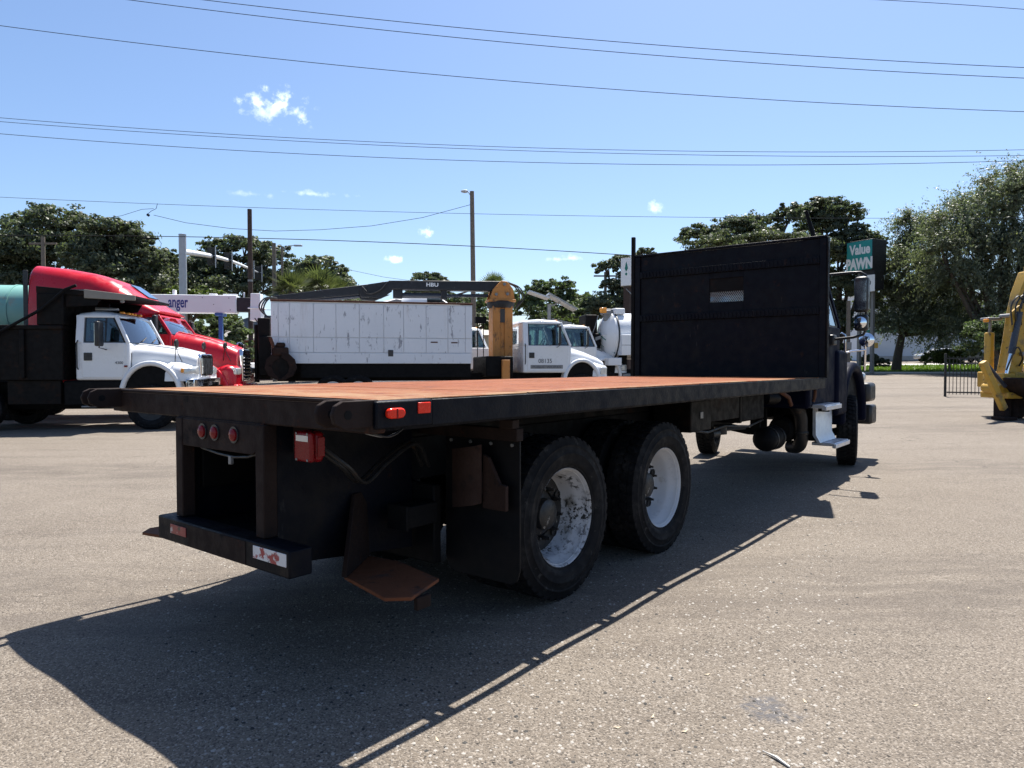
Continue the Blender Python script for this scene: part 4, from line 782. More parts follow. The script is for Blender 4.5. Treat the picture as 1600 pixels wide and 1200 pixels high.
part('stabilizer',mt['frame_black'],gt,lambda m:m.box(-1.25,-.35,-1.2,1.2,.95,1.62),.05)
for s in (-1,1): part('stabilizer_leg',mt['orange_paint'],gt,lambda m:m.box(-.75,-.5,*sorted((s*1.21,s*1.36)),.10,1.5).box(-.85,-.4,*sorted((s*1.12,s*1.45)),.02,.12),.01)
def m2(root):
    make_cab(root,W_,2.25,1.08,1.98,2.84,1.62,1.2)
    make_bonnet(root,W_,1.63,2.92,1.02,.76,1.05,1.0,1.92,1.52,2.02,0,1.02,.36,(.68,.82,.55,.70,.73))
    part('fender_nose',W_,root,lambda m:m.loft([usec(x,hw,.95,z,4) for x,hw,z in ((2.2,.98,1.40),(2.55,1.12,1.46),(2.8,1.06,1.38),(2.95,.94,1.26))]),smooth=55)
    part('grille',mt['plastic_black'],root,lambda m:m.prism([(-.55,1.0),(.55,1.0),(.62,1.42),(-.62,1.42)],2.86,2.97,'x'),.03)
    part('front_bumper',mt['steel_grey'],root,lambda m:m.box(2.72,3.05,-1.14,1.14,.60,.93),.04)
    for s in (-1,1):
        part('headlamp',mt['lens_clear'],root,lambda m:m.loft([[(x,s*a,z) for a,z in ((.72,1.02),(b,1.02),(b,1.26),(.74,1.34))] for x,b in ((2.66,1.13),(2.84,1.06),(2.965,.93))]),.03)
        west_mirror(root,1.08,s*1.42,2.30,s,.62,.20,.30); wheel(root,2.02,s*1.0,.522,s>0,RIMF)
    for y in (-.6,-.2,0,.2,.6): part('roof_lamp',mt['lens_amber'],root,lambda m:m.box(1.2,1.3,y-.04,y+.04,2.80,2.845),.012)
    part('front_axle',mt['frame_black'],root,lambda m:m.tube([(2.02,-.9,.5),(2.02,.9,.5)],.07,10))
m2(gt)
for x in (sx(520),sx(560)):
    for s in (-1,1): wheel(gt,x,s*.98,.522,s>0,RIMF)
    part('axle',mt['frame_black'],gt,lambda m:m.tube([(x,-.9,.5),(x,.9,.5)],.07,10).box(x-.06,x+.06,-.46,-.38,.5,.84).box(x-.06,x+.06,.38,.46,.5,.84))
text('fleet_number','08135',.20,mt['dark_ink'],gt,(.50,-1.139,1.40),FACE,.95)
pl=part('door_strip',mt['steel_grey'],gt,lambda m:m.box(.24,1.34,-1.1395,-1.134,1.215,1.335))
text('door_lettering','PUBLIC WORKS',.11,mt['dark_ink'],pl,(.30,-1.141,1.235),FACE,1.25,0,.003)
# two more white trucks behind
for px,Y,lab in ((870,27.0,'white conventional cab truck just behind the numbered white door'),(700,28.2,'white truck whose windshield shows between the scratched box and orange mast')):
    p=near_side(px,Y,13,1.12); w=thing('work_truck',lab,'truck',root_at(p),R(13),'white work trucks parked behind'); m2(w); chassis(w,-5,2.8)
    part('flat_body',mt['white_old'],w,lambda m:m.box(-5,-.2,-1.15,1.15,1.10,1.9),.02)
    for s in (-1,1): wheel(w,-3.2,s*.98,.522,s>0,RIMF)
    part('axle',mt['frame_black'],w,lambda m:m.tube([(-3.2,-.9,.5),(-3.2,.9,.5)],.07,10))
# ---------------------------------------------------------------- vacuum tanker
p=near_side(967,27.2,12,1.15); vt=thing('vacuum_tanker','white vacuum tanker with domed rear door and green stripes','truck',root_at(p),R(12))
part('tank',mt['white_paint'],vt,lambda m:m.lathe([(.80,.0),(.93,.02),(.93,4.6),(.80,4.85),(0,5.0)],(0,0,2.40),'x',40),smooth=35)
dr=part('tank_door',mt['white_old'],vt,lambda m:m.lathe([(0,-.42),(.40,-.38),(.72,-.25),(.90,-.08),(.96,-.03),(.96,.06)],(0,0,2.40),'x',40),smooth=50)
part('door_ring',mt['plastic_black'],vt,lambda m:m.lathe([(.965,.061),(.99,.065),(.99,.12),(.931,.12)],(0,0,2.40),'x',40))
part('door_rib',mt['white_old'],dr,lambda m:[m.tube([(-.44+.42*t*t,-.93*t*math.cos(a),2.40+.93*t*math.sin(a)) for t in (.12,.35,.6,.8,.98)],.04,8) for a in (R(90),R(270),R(5),R(175))])
part('door_stripe',mt['green_ink'],dr,lambda m:[m.tube([(-.435+.42*((y*y+z*z)/.8649),y,2.40+z) for y,z in ((-.05,z0+.14),(-.28,z0),(-.5,z0-.14),(-.68,z0-.26))],.035,6) for z0 in (-.02,-.42)])
part('door_lock',mt['steel_grey'],dr,lambda m:m.box(-.28,.06,-.30,.12,3.22,3.48).box(-.36,-.05,-.42,-.28,3.0,3.42),.03)
part('top_housing',mt['white_old'],vt,lambda m:m.box(.06,.5,-.5,.4,3.25,3.50),.04)
part('side_box',mt['white_paint'],vt,lambda m:m.box(.10,4.2,-1.2,-.72,1.62,2.42),.02)
part('box_seam',mt['plastic_black'],vt,lambda m:m.box(.10,4.2,-1.203,-1.19,2.005,2.02))
part('rear_bumper',mt['white_old'],vt,lambda m:m.box(-.45,.1,-1.2,1.2,1.22,1.52),.02)
part('hose_rack',mt['black_steel'],vt,lambda m:m.box(-1.05,-.55,-.2,.75,2.45,3.25).box(-.95,-.45,-.35,.4,2.0,2.5).box(-.7,-.43,-.2,.2,1.5,2.2).beam((-1.0,.1,2.4),(-.42,.1,1.45),.15,.2),.05)
part('hose_rack_arm',mt['steel_grey'],vt,lambda m:m.beam((-1.05,-.25,2.15),(-.45,-.3,2.35),.14,.14).tube([(-1.0,-.3,2.0),(-.7,-.4,1.9),(-.45,-.4,1.75)],.06,10).tube([(-.6,-.42,3.2),(-.75,-.42,2.7),(-.9,-.35,2.3)],.02,6),.01)
part('beacon',mt['lens_amber'],vt,lambda m:m.box(-.55,-.30,-.6,-.4,3.30,3.50),.03)
part('beacon_bracket',mt['steel_grey'],vt,lambda m:m.box(-.45,-.1,-.52,-.25,3.24,3.31))
text('tank_lettering','VAC',.30,mt['dark_ink'],vt,(.86,-.935,2.55),FACE,1.2,.006)
chassis(vt,-.4,8.3); make_cab(vt,W_,2.25,1.08,1.98,2.84,6.9,6.5,0,5.3); make_bonnet(vt,W_,6.91,8.3,1.02,.76,1.05,1.0,1.92,1.52,7.3,0,1.02,.36,(.68,.82,.55,.70,.73))
part('tank_saddle',mt['frame_black'],vt,lambda m:[m.box(x-.15,x+.15,-.6,.6,1.0,1.62) for x in (.4,2.2,4.2)])
for x in (1.6,2.95,7.3):
    for s in (-1,1): wheel(vt,x,s*.98,.522,s>0,RIMF)
    part('axle',mt['frame_black'],vt,lambda m:m.tube([(x,-.9,.5),(x,.9,.5)],.07,10).box(x-.06,x+.06,-.46,.46,.5,.84))
# ---------------------------------------------------------------- stowed boom truck with lettering
p=(-12.2,26.6); bt=thing('boom_truck','white telescopic boom with blue lettering resting on a blue stand','crane',(p[0],p[1],gz(*p)),R(8))
bo=part('boom',mt['sign_white'],bt,lambda m:m.box(-3.0,1.72,-.25,.25,3.38,4.06),.03)
part('inner_boom',mt['black_boom'],bo,lambda m:m.box(1.72,2.25,-.2,.2,3.44,3.98),.02)
part('boom_rivets',mt['steel_grey'],bo,lambda m:[m.lathe([(0,-.262),(.02,-.26),(.02,-.249)],(x,0,z),'y',8) for x,z in ((.9,3.7),(1.45,3.95),(.5,3.95),(1.5,3.5))])
part('boom_fitting',mt['sign_white'],bo,lambda m:m.box(-.62,-.52,-.1,.1,4.06,4.25).box(.7,.95,-.12,.12,4.06,4.13).box(1.2,1.7,-.1,.1,4.06,4.12).tube([(1.95,0,3.98),(1.95,0,4.2)],.03,8),.01)
text('boom_lettering','anger',.60,mt['navy_ink'],bo,(-.72,-.256,3.58),FACE,.52,.010)
part('bucket',mt['sign_white'],bt,lambda m:m.prism([(2.22,3.10),(2.62,3.10),(2.60,4.14),(2.25,4.14)],-.3,.3).box(2.15,2.7,-.35,.35,3.55,3.60),.02)
part('boom_stand',mt['blue_steel'],bt,lambda m:m.box(1.02,1.16,-.07,.07,.9,3.30).box(.95,1.23,-.3,.3,3.28,3.38),.01)
part('turret',mt['blue_steel'],bt,lambda m:m.box(-3.1,-2.4,-.4,.4,.9,3.6),.05)
part('platform',mt['white_old'],bt,lambda m:m.box(-4.2,2.4,-1.1,1.1,.95,1.5),.03)
part('rope',mt['plastic_black'],bt,lambda m:m.tube([(2.4,-.3,3.2),(2.75,-.3,2.6),(2.85,-.3,1.9)],.02,6))
chassis(bt,-4.2,2.4,0,.84,.2)
for x in (-3,1.4):
    for s in (-1,1): wheel(bt,x,s*.95,.522,s>0,RIMF)
    part('axle',mt['frame_black'],bt,lambda m:m.tube([(x,-.9,.5),(x,.9,.5)],.07,10).box(x-.06,x+.06,-.46,.46,.5,.75))
# ---------------------------------------------------------------- solar message trailer
q=at(858,520,31); so_=thing('message_trailer','portable traffic trailer with tilted solar panels on a mast','trailer',(q.x,q.y,gz(q.x,q.y)),R(5))
part('mast',mt['steel_grey'],so_,lambda m:m.box(-.07,.07,-.07,.07,.6,3.9),.01)
part('solar_panel',mt['galv'],so_,lambda m:m.hexa([(-.95,-.5,4.42),(-.05,-.5,4.12),(-.05,.5,4.12),(-.95,.5,4.42),(-.94,-.5,4.48),(-.03,-.5,4.18),(-.03,.5,4.18),(-.94,.5,4.48)]))
part('solar_panel',mt['galv'],so_,lambda m:m.hexa([(-.10,-.5,4.30),(1.15,-.5,3.62),(1.15,.5,3.62),(-.10,.5,4.30),(-.06,-.5,4.38),(1.19,-.5,3.70),(1.19,.5,3.70),(-.06,.5,4.38)]))
part('panel_frame',mt['steel_grey'],so_,lambda m:[m.beam((-.05,y,4.33),(1.15,y,3.68),.05,.05) for y in (-.52,0,.52)]+[m.beam((0,0,3.8),(.5,0,4.0),.06,.06)])
part('lamp_arm',mt['steel_grey'],so_,lambda m:m.box(-.95,-.2,-.1,.1,2.75,2.95).box(.1,.85,-.1,.1,2.85,3.0).beam((-.9,0,2.9),(-.2,0,3.3),.08,.08).beam((.1,0,3.2),(1.0,0,3.0),.08,.2),.02)
part('trailer_bed',mt['orange_paint'],so_,lambda m:m.box(-1.3,1.3,-.6,.6,.45,.7),.03)
for s in (-1,1): wheel(so_,0,s*.75,.37,s>0,RIMF,None,0,.7)
part('axle',mt['frame_black'],so_,lambda m:m.tube([(0,-.7,.37),(0,.7,.37)],.05,8).box(-.1,.1,-.3,.3,.37,.5))
# ---------------------------------------------------------------- van roof behind the box
q=at(655,540,27.5); vn=thing('camper_van','white van with dark curved windshield rising behind the scratched box','van',(q.x,q.y,gz(q.x,q.y)),R(10))
part('van_body',mt['white_old'],vn,lambda m:m.loft([usec(x,hw,.5,z,6) for x,hw,z in ((-2.6,1.02,3.55),(-1.2,1.08,3.78),(-.3,1.08,4.06),(.2,1.08,4.06),(.7,1.08,3.98),(1.1,1.06,3.72),(1.45,1.05,3.30),(1.6,1.05,2.2),(2.4,1.02,1.5))]),smooth=50)
part('van_window',mt['glass_dark'],vn,lambda m:m.prism([(.25,3.35),(.25,3.92),(.7,3.86),(1.05,3.62),(1.25,3.35)],-1.10,-1.05),.01)
part('van_side_panel',mt['steel_grey'],vn,lambda m:m.prism([(-2.2,3.2),(-2.0,3.45),(-.9,3.78),(-.7,3.75),(-.7,3.2)],-1.10,-1.07),.01)
for x in (-1.8,1.5):
    for s in (-1,1): wheel(vn,x,s*.92,.38,s>0,RIMF,None,0,.73)
# ---------------------------------------------------------------- backhoe
q=at(1572,640,17.4); bh=thing('backhoe','yellow backhoe with its digging arm folded upright','backhoe',(q.x,q.y,gz(q.x,q.y)),R(6))
YP=mt['yellow_paint']
st_=part('stabilizer_arm',YP,bh,lambda m:m.beam((-1.12,-.55,1.40),(-.45,-.45,.25),.13,.16),.02)
part('stabilizer_cylinder',mt['hydraulic'],st_,lambda m:m.tube([(-1.0,-.52,1.36),(-.40,-.42,.80)],.045,10))
part('stabilizer_pad',mt['rust_frame'],st_,lambda m:m.box(-.62,-.26,-.65,-.25,.0,.07).beam((-.44,-.45,.06),(-.44,-.45,.30),.12,.12),.01)
part('swing_post',YP,bh,lambda m:m.box(-.36,-.02,-.30,.35,.62,1.12).box(-.30,.10,-.4,.5,.50,.66).lathe([(.12,-.3),(.12,.3)],(-.35,0,.75),'y',18),.03)
part('rear_frame',YP,bh,lambda m:m.box(-.02,.5,-.30,.95,.75,1.15).box(-.26,-.12,.25,.45,1.10,2.15),.03)
part('rear_lamp',mt['lens_amber'],bh,lambda m:m.box(-.40,-.32,.2,.33,2.40,2.48),.02)
part('lamp_hood',mt['steel_grey'],bh,lambda m:m.box(-.34,.05,.2,.5,2.45,2.52).beam((-.18,.35,2.1),(-.18,.35,2.46),.06,.06),.02)
bcurve=[(-.02,.80),(.10,1.35),(.20,1.95),(.28,2.55),(.40,3.10),(.60,3.62)]
def boomfn(m,y0,y1,w=.21):
    L=[(x-w,z+.03) for x,z in bcurve]; Rr=[(x+w,z-.03) for x,z in bcurve[::-1]]; m.prism(L+Rr,y0,y1)
b1=part('boom',YP,bh,lambda m:boomfn(m,-.16,.16),.03)
part('boom_gusset',YP,b1,lambda m:m.prism([(-.12,2.15),(-.10,2.62),(.12,2.80),(.22,2.55),(.08,2.1)],-.23,-.165),.01)
part('boom_pin',mt['steel_grey'],b1,lambda m:[m.lathe([(.05,-.25),(.05,.25)],(x,0,z),'y',14) for x,z in ((0,.86),(.02,2.55),(.55,3.55),(.22,1.6))])
dp=part('dipper',YP,bh,lambda m:m.prism([(.50,3.80),(.72,3.86),(.90,3.55),(.80,1.85),(.55,1.55),(.42,1.62),(.48,2.6)],-.12,.12),.03)
part('dipper_cylinder',mt['hydraulic'],dp,lambda m:m.tube([(.62,-.2,3.55),(.58,-.2,2.2)],.06,12))
bc=part('boom_cylinder',mt['hydraulic'],bh,lambda m:m.tube([(-.10,-.24,1.60),(.10,-.24,2.62)],.075,14))
part('cylinder_rod',mt['chrome'],bc,lambda m:m.tube([(-.26,-.24,.92),(-.10,-.24,1.62)],.045,14))
for P_ in ([(-.1,-.25,2.3),(-.18,-.3,2.75),(.0,-.3,3.0),(.2,-.25,2.85)],[(.02,-.25,2.3),(-.06,-.3,2.75),(.12,-.3,3.02),(.24,-.25,2.8)],[(.14,-.25,2.3),(.05,-.3,2.7),(.18,-.3,2.95),(.28,-.25,2.7)],[(.1,-.28,2.7),(.2,-.3,3.2),(.42,-.3,3.3),(.5,-.2,3.0)],[(-.28,-.3,1.2),(-.1,-.4,1.75),(.1,-.35,1.5),(.15,-.2,1.3)]):
    part('hydraulic_hose',mt['plastic_black'],bh,lambda m:m.tube(spl(P_),.02,6))
bk=part('bucket',mt['rust_frame'],bh,lambda m:m.prism(arc(.30,1.02,.66,.52,182,345,12)+arc(.30,1.04,.58,.44,345,182,12),-.80,-.20).prism(arc(.30,1.02,.65,.51,182,345,12)+[(.30,1.12)],-.815,-.79).prism(arc(.30,1.02,.65,.51,182,345,12)+[(.30,1.12)],-.21,-.185),.01)
for y in (-.74,-.6,-.46,-.32): part('bucket_tooth',mt['steel_grey'],bk,lambda m:m.hexa([(.90,y-.04,.84),(.96,y-.04,.88),(.96,y+.04,.88),(.90,y+.04,.84),(.96,y-.015,1.02),(.98,y-.015,1.02),(.98,y+.015,1.02),(.96,y+.015,1.02)]))
part('bucket_link',YP,bh,lambda m:m.beam((.62,-.3,1.62),(.40,-.45,1.0),.12,.12),.02)
part('tractor_body',YP,bh,lambda m:m.box(.9,3.4,-.55,.55,.7,1.35).box(2.4,4.4,-.45,.45,1.0,1.75),.06)
part('operator_cab',YP,bh,lambda m:[m.beam((x,y,1.3),(x,y,2.75),.09,.09) for x in (.95,2.35) for y in (-.75,.75)]+[m.box(.75,2.55,-.88,.88,2.75,2.86)],.03)
part('operator_seat',mt['interior'],bh,lambda m:m.box(1.3,1.8,-.3,.3,1.35,1.55).box(1.2,1.32,-.3,.3,1.55,2.15),.05)
for x,sc in ((1.45,1.25),(3.9,.85)):
    for s in (-1,1): wheel(bh,x,s*.86,.522*sc,s>0,RIMF,None,0,sc)
    part('axle',mt['frame_black'],bh,lambda m:m.tube([(x,-.8,.522*sc),(x,.8,.522*sc)],.08,10))
part('loader_bucket',YP,bh,lambda m:m.prism([(4.9,.1),(5.7,.12),(5.5,.3),(5.15,.8),(4.9,.8)],-1.1,1.1).beam((3.4,-.5,1.5),(5.0,-.5,.6),.14,.16).beam((3.4,.5,1.5),(5.0,.5,.6),.14,.16),.03)
part('tyre_block',mt['rust_frame'],bh,lambda m:m.box(-.28,.0,-.18,.1,0,.60),.04)  # added solid blocks in place of dark tyres
part('tyre_block',mt['rust_frame'],bh,lambda m:m.box(.10,.42,-.1,.3,.0,.62),.04)
# ---------------------------------------------------------------- street furniture
def pole(name,label,cat,px,ytop,Y,r0,r1,m,zb=None,lean=0,group=None):
    t=at(px,ytop,Y); t0=thing(name,label,cat,(t.x,t.y,gz(t.x,t.y)),0,group); h=t.z-gz(t.x,t.y)
    part('pole_shaft',m,t0,lambda q:q.tube([(0,0,-.1),(lean*.5,0,h*.5),(lean,0,h)],[r0,(r0+r1)/2,r1],14))
    return t0,h
p1,h1=pole('utility_pole','dark weathered wooden pole beside the white boom bucket','pole',390,327,36,.13,.11,mt['wood_dark'])
part('pole_band',mt['steel_grey'],p1,lambda m:m.lathe([(.125,h1*.6),(.13,h1*.6),(.13,h1*.6+.1),(.12,h1*.6+.1)],(0,0,0),'z',14))
p2,h2=pole('utility_pole','plain greyish wooden pole next to the hanging signal heads','pole',428,380,48,.16,.13,mt['wood_pole'])
part('insulator',mt['steel_grey'],p2,lambda m:m.tube([(.1,-.1,h2-.5),(.35,-.1,h2-.5)],.04,8))
p3,h3=pole('street_lamp','thin pole with a small luminaire arm above the palms','street lamp',440.5,385,52,.10,.08,mt['wood_pole'])
part('lamp_arm',mt['galv'],p3,lambda m:m.tube([(0,0,h3-.3),(.5,0,h3+.05),(1.0,0,h3+.08)],.03,8))
part('luminaire',mt['galv'],p3,lambda m:m.box(.9,1.5,-.12,.12,h3+.0,h3+.12),.03)
p4,h4=pole('street_lamp','tall dark wooden pole with a cobra lamp behind the orange mast','street lamp',741,299,40,.16,.12,mt['wood_pole'],None,-.13)
part('lamp_arm',mt['galv'],p4,lambda m:m.tube([(-.13,0,h4-.35),(-.35,0,h4-.02),(-.5,0,h4+.03)],.025,8))
part('luminaire',mt['galv'],p4,lambda m:m.lathe([(0,-.22),(.06,-.18),(.10,0),(.08,.15),(0,.2)],(-.55,0,h4+.0),'x',12))
p5,h5=pole('utility_pole','short grey wooden pole against the dark oaks','pole',67,370,46,.15,.12,mt['wood_pole'])
part('crossarm',mt['wood_pole'],p5,lambda m:m.box(-.9,.9,-.06,.06,h5-.5,h5-.38))
p6,h6=pole('utility_pole','grey pole standing by the teal pawn sign','pole',1326,470,56,.17,.15,mt['wood_pole'])
part('meter_box',mt['steel_grey'],p6,lambda m:m.box(-.15,.15,-.3,-.15,2,2.6),.02)
p7,h7=pole('utility_pole','slim pole in front of the dark tree beside the white pylon sign','pole',946,425,60,.15,.12,mt['wood_pole'])
part('crossarm',mt['wood_pole'],p7,lambda m:m.box(-1,1,-.06,.06,h7-.4,h7-.28))
# traffic-signal mast
b=at(285,367,38); tm=thing('signal_mast','grey steel traffic signal mast with a long tapering arm','signal mast',(b.x,b.y,gz(b.x,b.y)))
hz_=b.z-gz(b.x,b.y)
part('mast_pole',mt['galv'],tm,lambda m:m.tube([(0,0,0),(0,0,hz_)],[.22,.19],20))
part('mast_cap',mt['galv'],tm,lambda m:m.lathe([(.20,hz_),(.20,hz_+.03),(.0,hz_+.07)],(0,0,0),'z',20))
a0=at(292,394,38)-b; a1=at(395,422,52)-b; zb=hz_
L=lambda t:Vector((a0.x+(a1.x-a0.x)*t,a0.y+(a1.y-a0.y)*t,zb+a0.z+(a1.z-a0.z)*t+.35*math.sin(PI*t)*.6))
part('mast_arm',mt['sign_white'],tm,lambda m:m.tube([(0,0,zb+a0.z)]+[tuple(L(t)) for t in (.05,.2,.4,.6,.8,1)],[.16,.15,.135,.12,.105,.09,.07],14))
arms=[(.30,329),(.55,358),(.95,405),(1.12,428)]
for i,(t,px) in enumerate(arms):
    c=L(t); cz=c.z
    s=thing('traffic_signal',['black three-section traffic signal nearest the mast pole, seen from behind','black traffic signal midway along the mast arm, seen from behind','black traffic signal just right of the dark wooden pole','black traffic signal beside the grey wooden pole'][i],'traffic signal',(b.x+c.x,b.y+c.y,gz(b.x,b.y)+cz),R(-15),'traffic signals on the arm')
    s.scale=(.8,.8,.8)
    part('backplate',mt['signal_black'],s,lambda m:m.box(-.36,.36,-.02,.02,-.72,.62),.02)
    part('signal_housing',mt['signal_black'],s,lambda m:m.box(-.19,.19,.021,.24,-.55,.50).box(-.19,.19,-.10,-.021,-.55,.50),.03)
    for k in range(3): part('visor',mt['signal_black'],s,lambda m:m.lathe([(.13,.24),(.15,.24),(.15,.42),(.13,.42)],(0,0,-.36+.34*k),'y',16,True))
    part('hanger',mt['galv'],s,lambda m:m.box(.36,.40,-.03,.03,-.9,.75).box(.0,.38,-.03,.03,-.02,.03))
if True:
    c=L(1); part('arm_tip',mt['galv'],tm,lambda m:m.tube([tuple(c),tuple(L(1.15))],[.07,.05],10))
# ---------------------------------------------------------------- pawn sign
c0=at(1324,377,60); c1=at(1381,425,60); X0,X1=c0.x,c1.x
ps=thing('pylon_sign','teal pylon sign with white pawn shop lettering above a small board','sign',((X0+X1)/2+.1,60,gz((X0+X1)/2,60)),R(-60)); bz=gz((X0+X1)/2,60)
cz=(c0.z+c1.z)/2-bz
cabn=part('sign_cabinet',mt['black_boom'],ps,lambda m:m.box(-1.25,1.15,-.95,.95,cz-1.3,cz+1.3),.03)
part('sign_face',mt['teal_sign'],cabn,lambda m:m.box(-1.20,1.10,-.975,-.951,cz-1.22,cz+1.22),.01)
text('sign_lettering','Value',1.12,mt['sign_white'],cabn,(.0,-.978,cz+.16),FACE,.74,.045,.006,'CENTER')
text('sign_lettering','PAWN',1.22,mt['sign_white'],cabn,(-.05,-.978,cz-1.08),FACE,.66,.07,.006,'CENTER')
for x in (-.6,.6): part('sign_post',mt['steel_grey'],ps,lambda m:m.box(x-.12,x+.12,-.14,.14,0,cz-1.3),.01)
bd=part('small_board',mt['sign_white'],ps,lambda m:m.box(-.1,1.3,-.90,-.82,cz-3.1,cz-1.7),.02)
text('board_lettering','7.29',.60,mt['dark_ink'],bd,(.6,-.904,cz-2.6),FACE,.8,.01,.004,'CENTER')
part('board_back',mt['black_boom'],ps,lambda m:m.box(.1,1.2,-.81,.6,cz-2.9,cz-1.301),.02)
# white pylon sign beside the headboard
c0=at(981,424,44); ws_=thing('pylon_sign','tall narrow white pylon sign with a green leaf mark','sign',(c0.x,c0.y,gz(c0.x,c0.y)),R(-38)); cz=c0.z-gz(c0.x,c0.y)
sb=part('sign_box',mt['fascia'],ws_,lambda m:m.box(-.42,.42,-.18,.18,cz-.95,cz+.85),.02)
part('sign_face',mt['sign_white'],sb,lambda m:m.box(-.38,.38,-.205,-.181,cz-.90,cz+.80),.01)
part('leaf_mark',mt['green_ink'],sb,lambda m:m.prism([(0,cz-.05),(.12,cz+.15),(.05,cz+.45),(0,cz+.6),(-.05,cz+.40),(-.10,cz+.15)],-.212,-.2055).prism([(0,cz-.30),(.10,cz-.18),(0,cz-.08),(-.10,cz-.18)],-.212,-.2055))
part('sign_post',mt['wood_dark'],ws_,lambda m:m.box(-.2,.2,-.2,.2,0,cz-.95),.01)
part('sign_brace',mt['steel_grey'],ws_,lambda m:m.beam((.0,-.2,cz-1.1),(.9,-.2,cz-2.0),.05,.05))
# ---------------------------------------------------------------- buildings
q=at(1350,556,84); bl=thing('store_building','long white painted store building with a green stripe','building',(q.x,q.y,gz(q.x,q.y)-.3),R(-4)); 
part('wall',mt['stucco'],bl,lambda m:m.box(0,34,0,12,0,8.3),.03)
part('stripe',mt['green_ink'],bl,lambda m:m.box(-.02,34.02,-.03,0,3.72,4.05))
part('parapet',mt['sign_white'],bl,lambda m:m.box(-.1,34.1,-.08,12.1,8.3,8.5),.02)
part('wall_plinth',mt['concrete'],bl,lambda m:m.box(-.02,34.02,-.05,0,0,.9))
part('wall_notice',mt['yellow_paint'],bl,lambda m:m.box(1.05,1.6,-.05,-.031,1.85,2.5),.01)
dr=part('door',mt['steel_grey'],bl,lambda m:m.box(9,10.2,-.05,.02,.9,3.1),.01)
part('handle',mt['plastic_black'],dr,lambda m:m.box(9.1,9.15,-.12,-.051,1.8,2.0))
part('wall_lamp',mt['plastic_black'],bl,lambda m:m.box(.4,.75,-.3,-.001,3.1,3.5).box(.3,.36,-.06,-.001,2.6,3.6),.03)
q=at(395,530,52); hs=thing('house','low brick house with a grey shingle roof and cream fascia','house',(q.x,q.y,gz(q.x,q.y)),R(12))
part('wall',mt['brick'],hs,lambda m:m.box(-4,12,0,9,0,3.0))
rf=part('roof',mt['roof_shingle'],hs,lambda m:m.add([(-4.6,-.6,3.05),(12.6,-.6,3.05),(12.6,9.6,3.05),(-4.6,9.6,3.05),(-.5,4.5,5.1),(8.5,4.5,5.1)],[(0,1,5,4),(1,2,5),(2,3,4,5),(3,0,4),(3,2,1,0)]))
part('fascia_board',mt['cream'],rf,lambda m:m.box(-4.65,12.65,-.66,-.6,2.92,3.12),.01)
for x in (-2.5,2,6.5):
    w_=part('window',mt['sign_white'],hs,lambda m:m.box(x,x+1.6,-.06,-.001,1.0,2.4),.01); part('pane',mt['glass_dark'],w_,lambda m:m.box(x+.08,x+1.52,-.08,-.061,1.08,2.32))
q=at(640,520,58); ho=thing('house','beige bungalow with a tan roof hidden behind the scratched box','house',(q.x,q.y,gz(q.x,q.y)),R(-6))
part('wall',mt['cream'],ho,lambda m:m.box(-7,9,0,9,0,3.4))
rf=part('roof',mt['fascia'],ho,lambda m:m.add([(-7.6,-.6,3.4),(9.6,-.6,3.4),(9.6,9.6,3.4),(-7.6,9.6,3.4),(-3.5,4.5,5.8),(5.5,4.5,5.8)],[(0,1,5,4),(1,2,5),(2,3,4,5),(3,0,4),(3,2,1,0)]))
part('chimney',mt['brick'],rf,lambda m:m.box(2,2.8,4,4.8,5.0,6.6))
for x in (-5,-.5,4): w_=part('window',mt['sign_white'],ho,lambda m:m.box(x,x+1.6,-.06,-.001,1.0,2.4),.01); part('pane',mt['glass_dark'],w_,lambda m:m.box(x+.08,x+1.52,-.08,-.061,1.08,2.32))
# ---------------------------------------------------------------- lawn, kerb and path by the road
def strip_sheet(name,label,cat,x0,x1,f0,f1,lift,m,ny=14,wob=0):
    xs=np.linspace(x0,x1,90); V=[]; 
    for j in range(ny+1):
        t=j/ny; y=(1-t)*f0(xs)+t*f1(xs); z=G(xs,y)+lift+wob*np.sin(xs*3.1+j*2.1)*np.sin(j*1.3+xs*.7)
        V.append(np.stack([xs,y,z],-1))
    co=np.concatenate(V); nx=90; i=np.arange(ny)[:,None]*nx+np.arange(nx-1)[None]; q=np.stack([i,i+1,i+nx+1,i+nx],-1).reshape(-1,4)
    o=bpy.data.objects.new(name,quads(name,co,q,m,True)); link(o); return tag(o,label,cat,kind='structure')
mt['turf']=mat('turf',(.085,.125,.035),.9,0,.35,1.6,[((.20,.18,.09),.58,.2,.9)],.05,6)
e0=lambda x:60.5-(x-30)*.30; e1=lambda x:73-(x-30)*.30; e2=lambda x:76.5-(x-30)*.30
strip_sheet('lawn','mown green lawn strip between the yard road and the store','lawn',12,110,e0,e1,.13,mt['turf'],14,.04)
strip_sheet('path','pale concrete path behind the lawn','path',12,110,e1,e2,.10,mt['concrete'],3)
kb=MB(); xs_=np.linspace(12,110,60)
kb.loft([[(x,float(e0(x))-.16,gz(x,float(e0(x)))-.05),(x,float(e0(x))+.02,gz(x,float(e0(x)))-.05),(x,float(e0(x))+.02,gz(x,float(e0(x)))+.14),(x,float(e0(x))-.14,gz(x,float(e0(x)))+.14)] for x in xs_])
k_=kb.build('kerb',mt['concrete'],None); tag(k_,'pale concrete kerb edging the lawn','kerb',kind='structure')
n=16000; gx=22+rng.random(n)*30; gt_=rng.random(n); gy=e0(gx)+.2+(12.2)*gt_; gzz=G(gx,gy)+.12
hh=.08+.14*rng.random(n); an=rng.random(n)*PI; wx,wy=np.cos(an)*.05,np.sin(an)*.05; lx=(rng.random(n)-.5)*.12
co=np.stack([np.stack([gx-wx,gy-wy,gzz],-1),np.stack([gx+wx,gy+wy,gzz],-1),np.stack([gx+lx,gy,gzz+hh],-1)],1).reshape(-1,3)
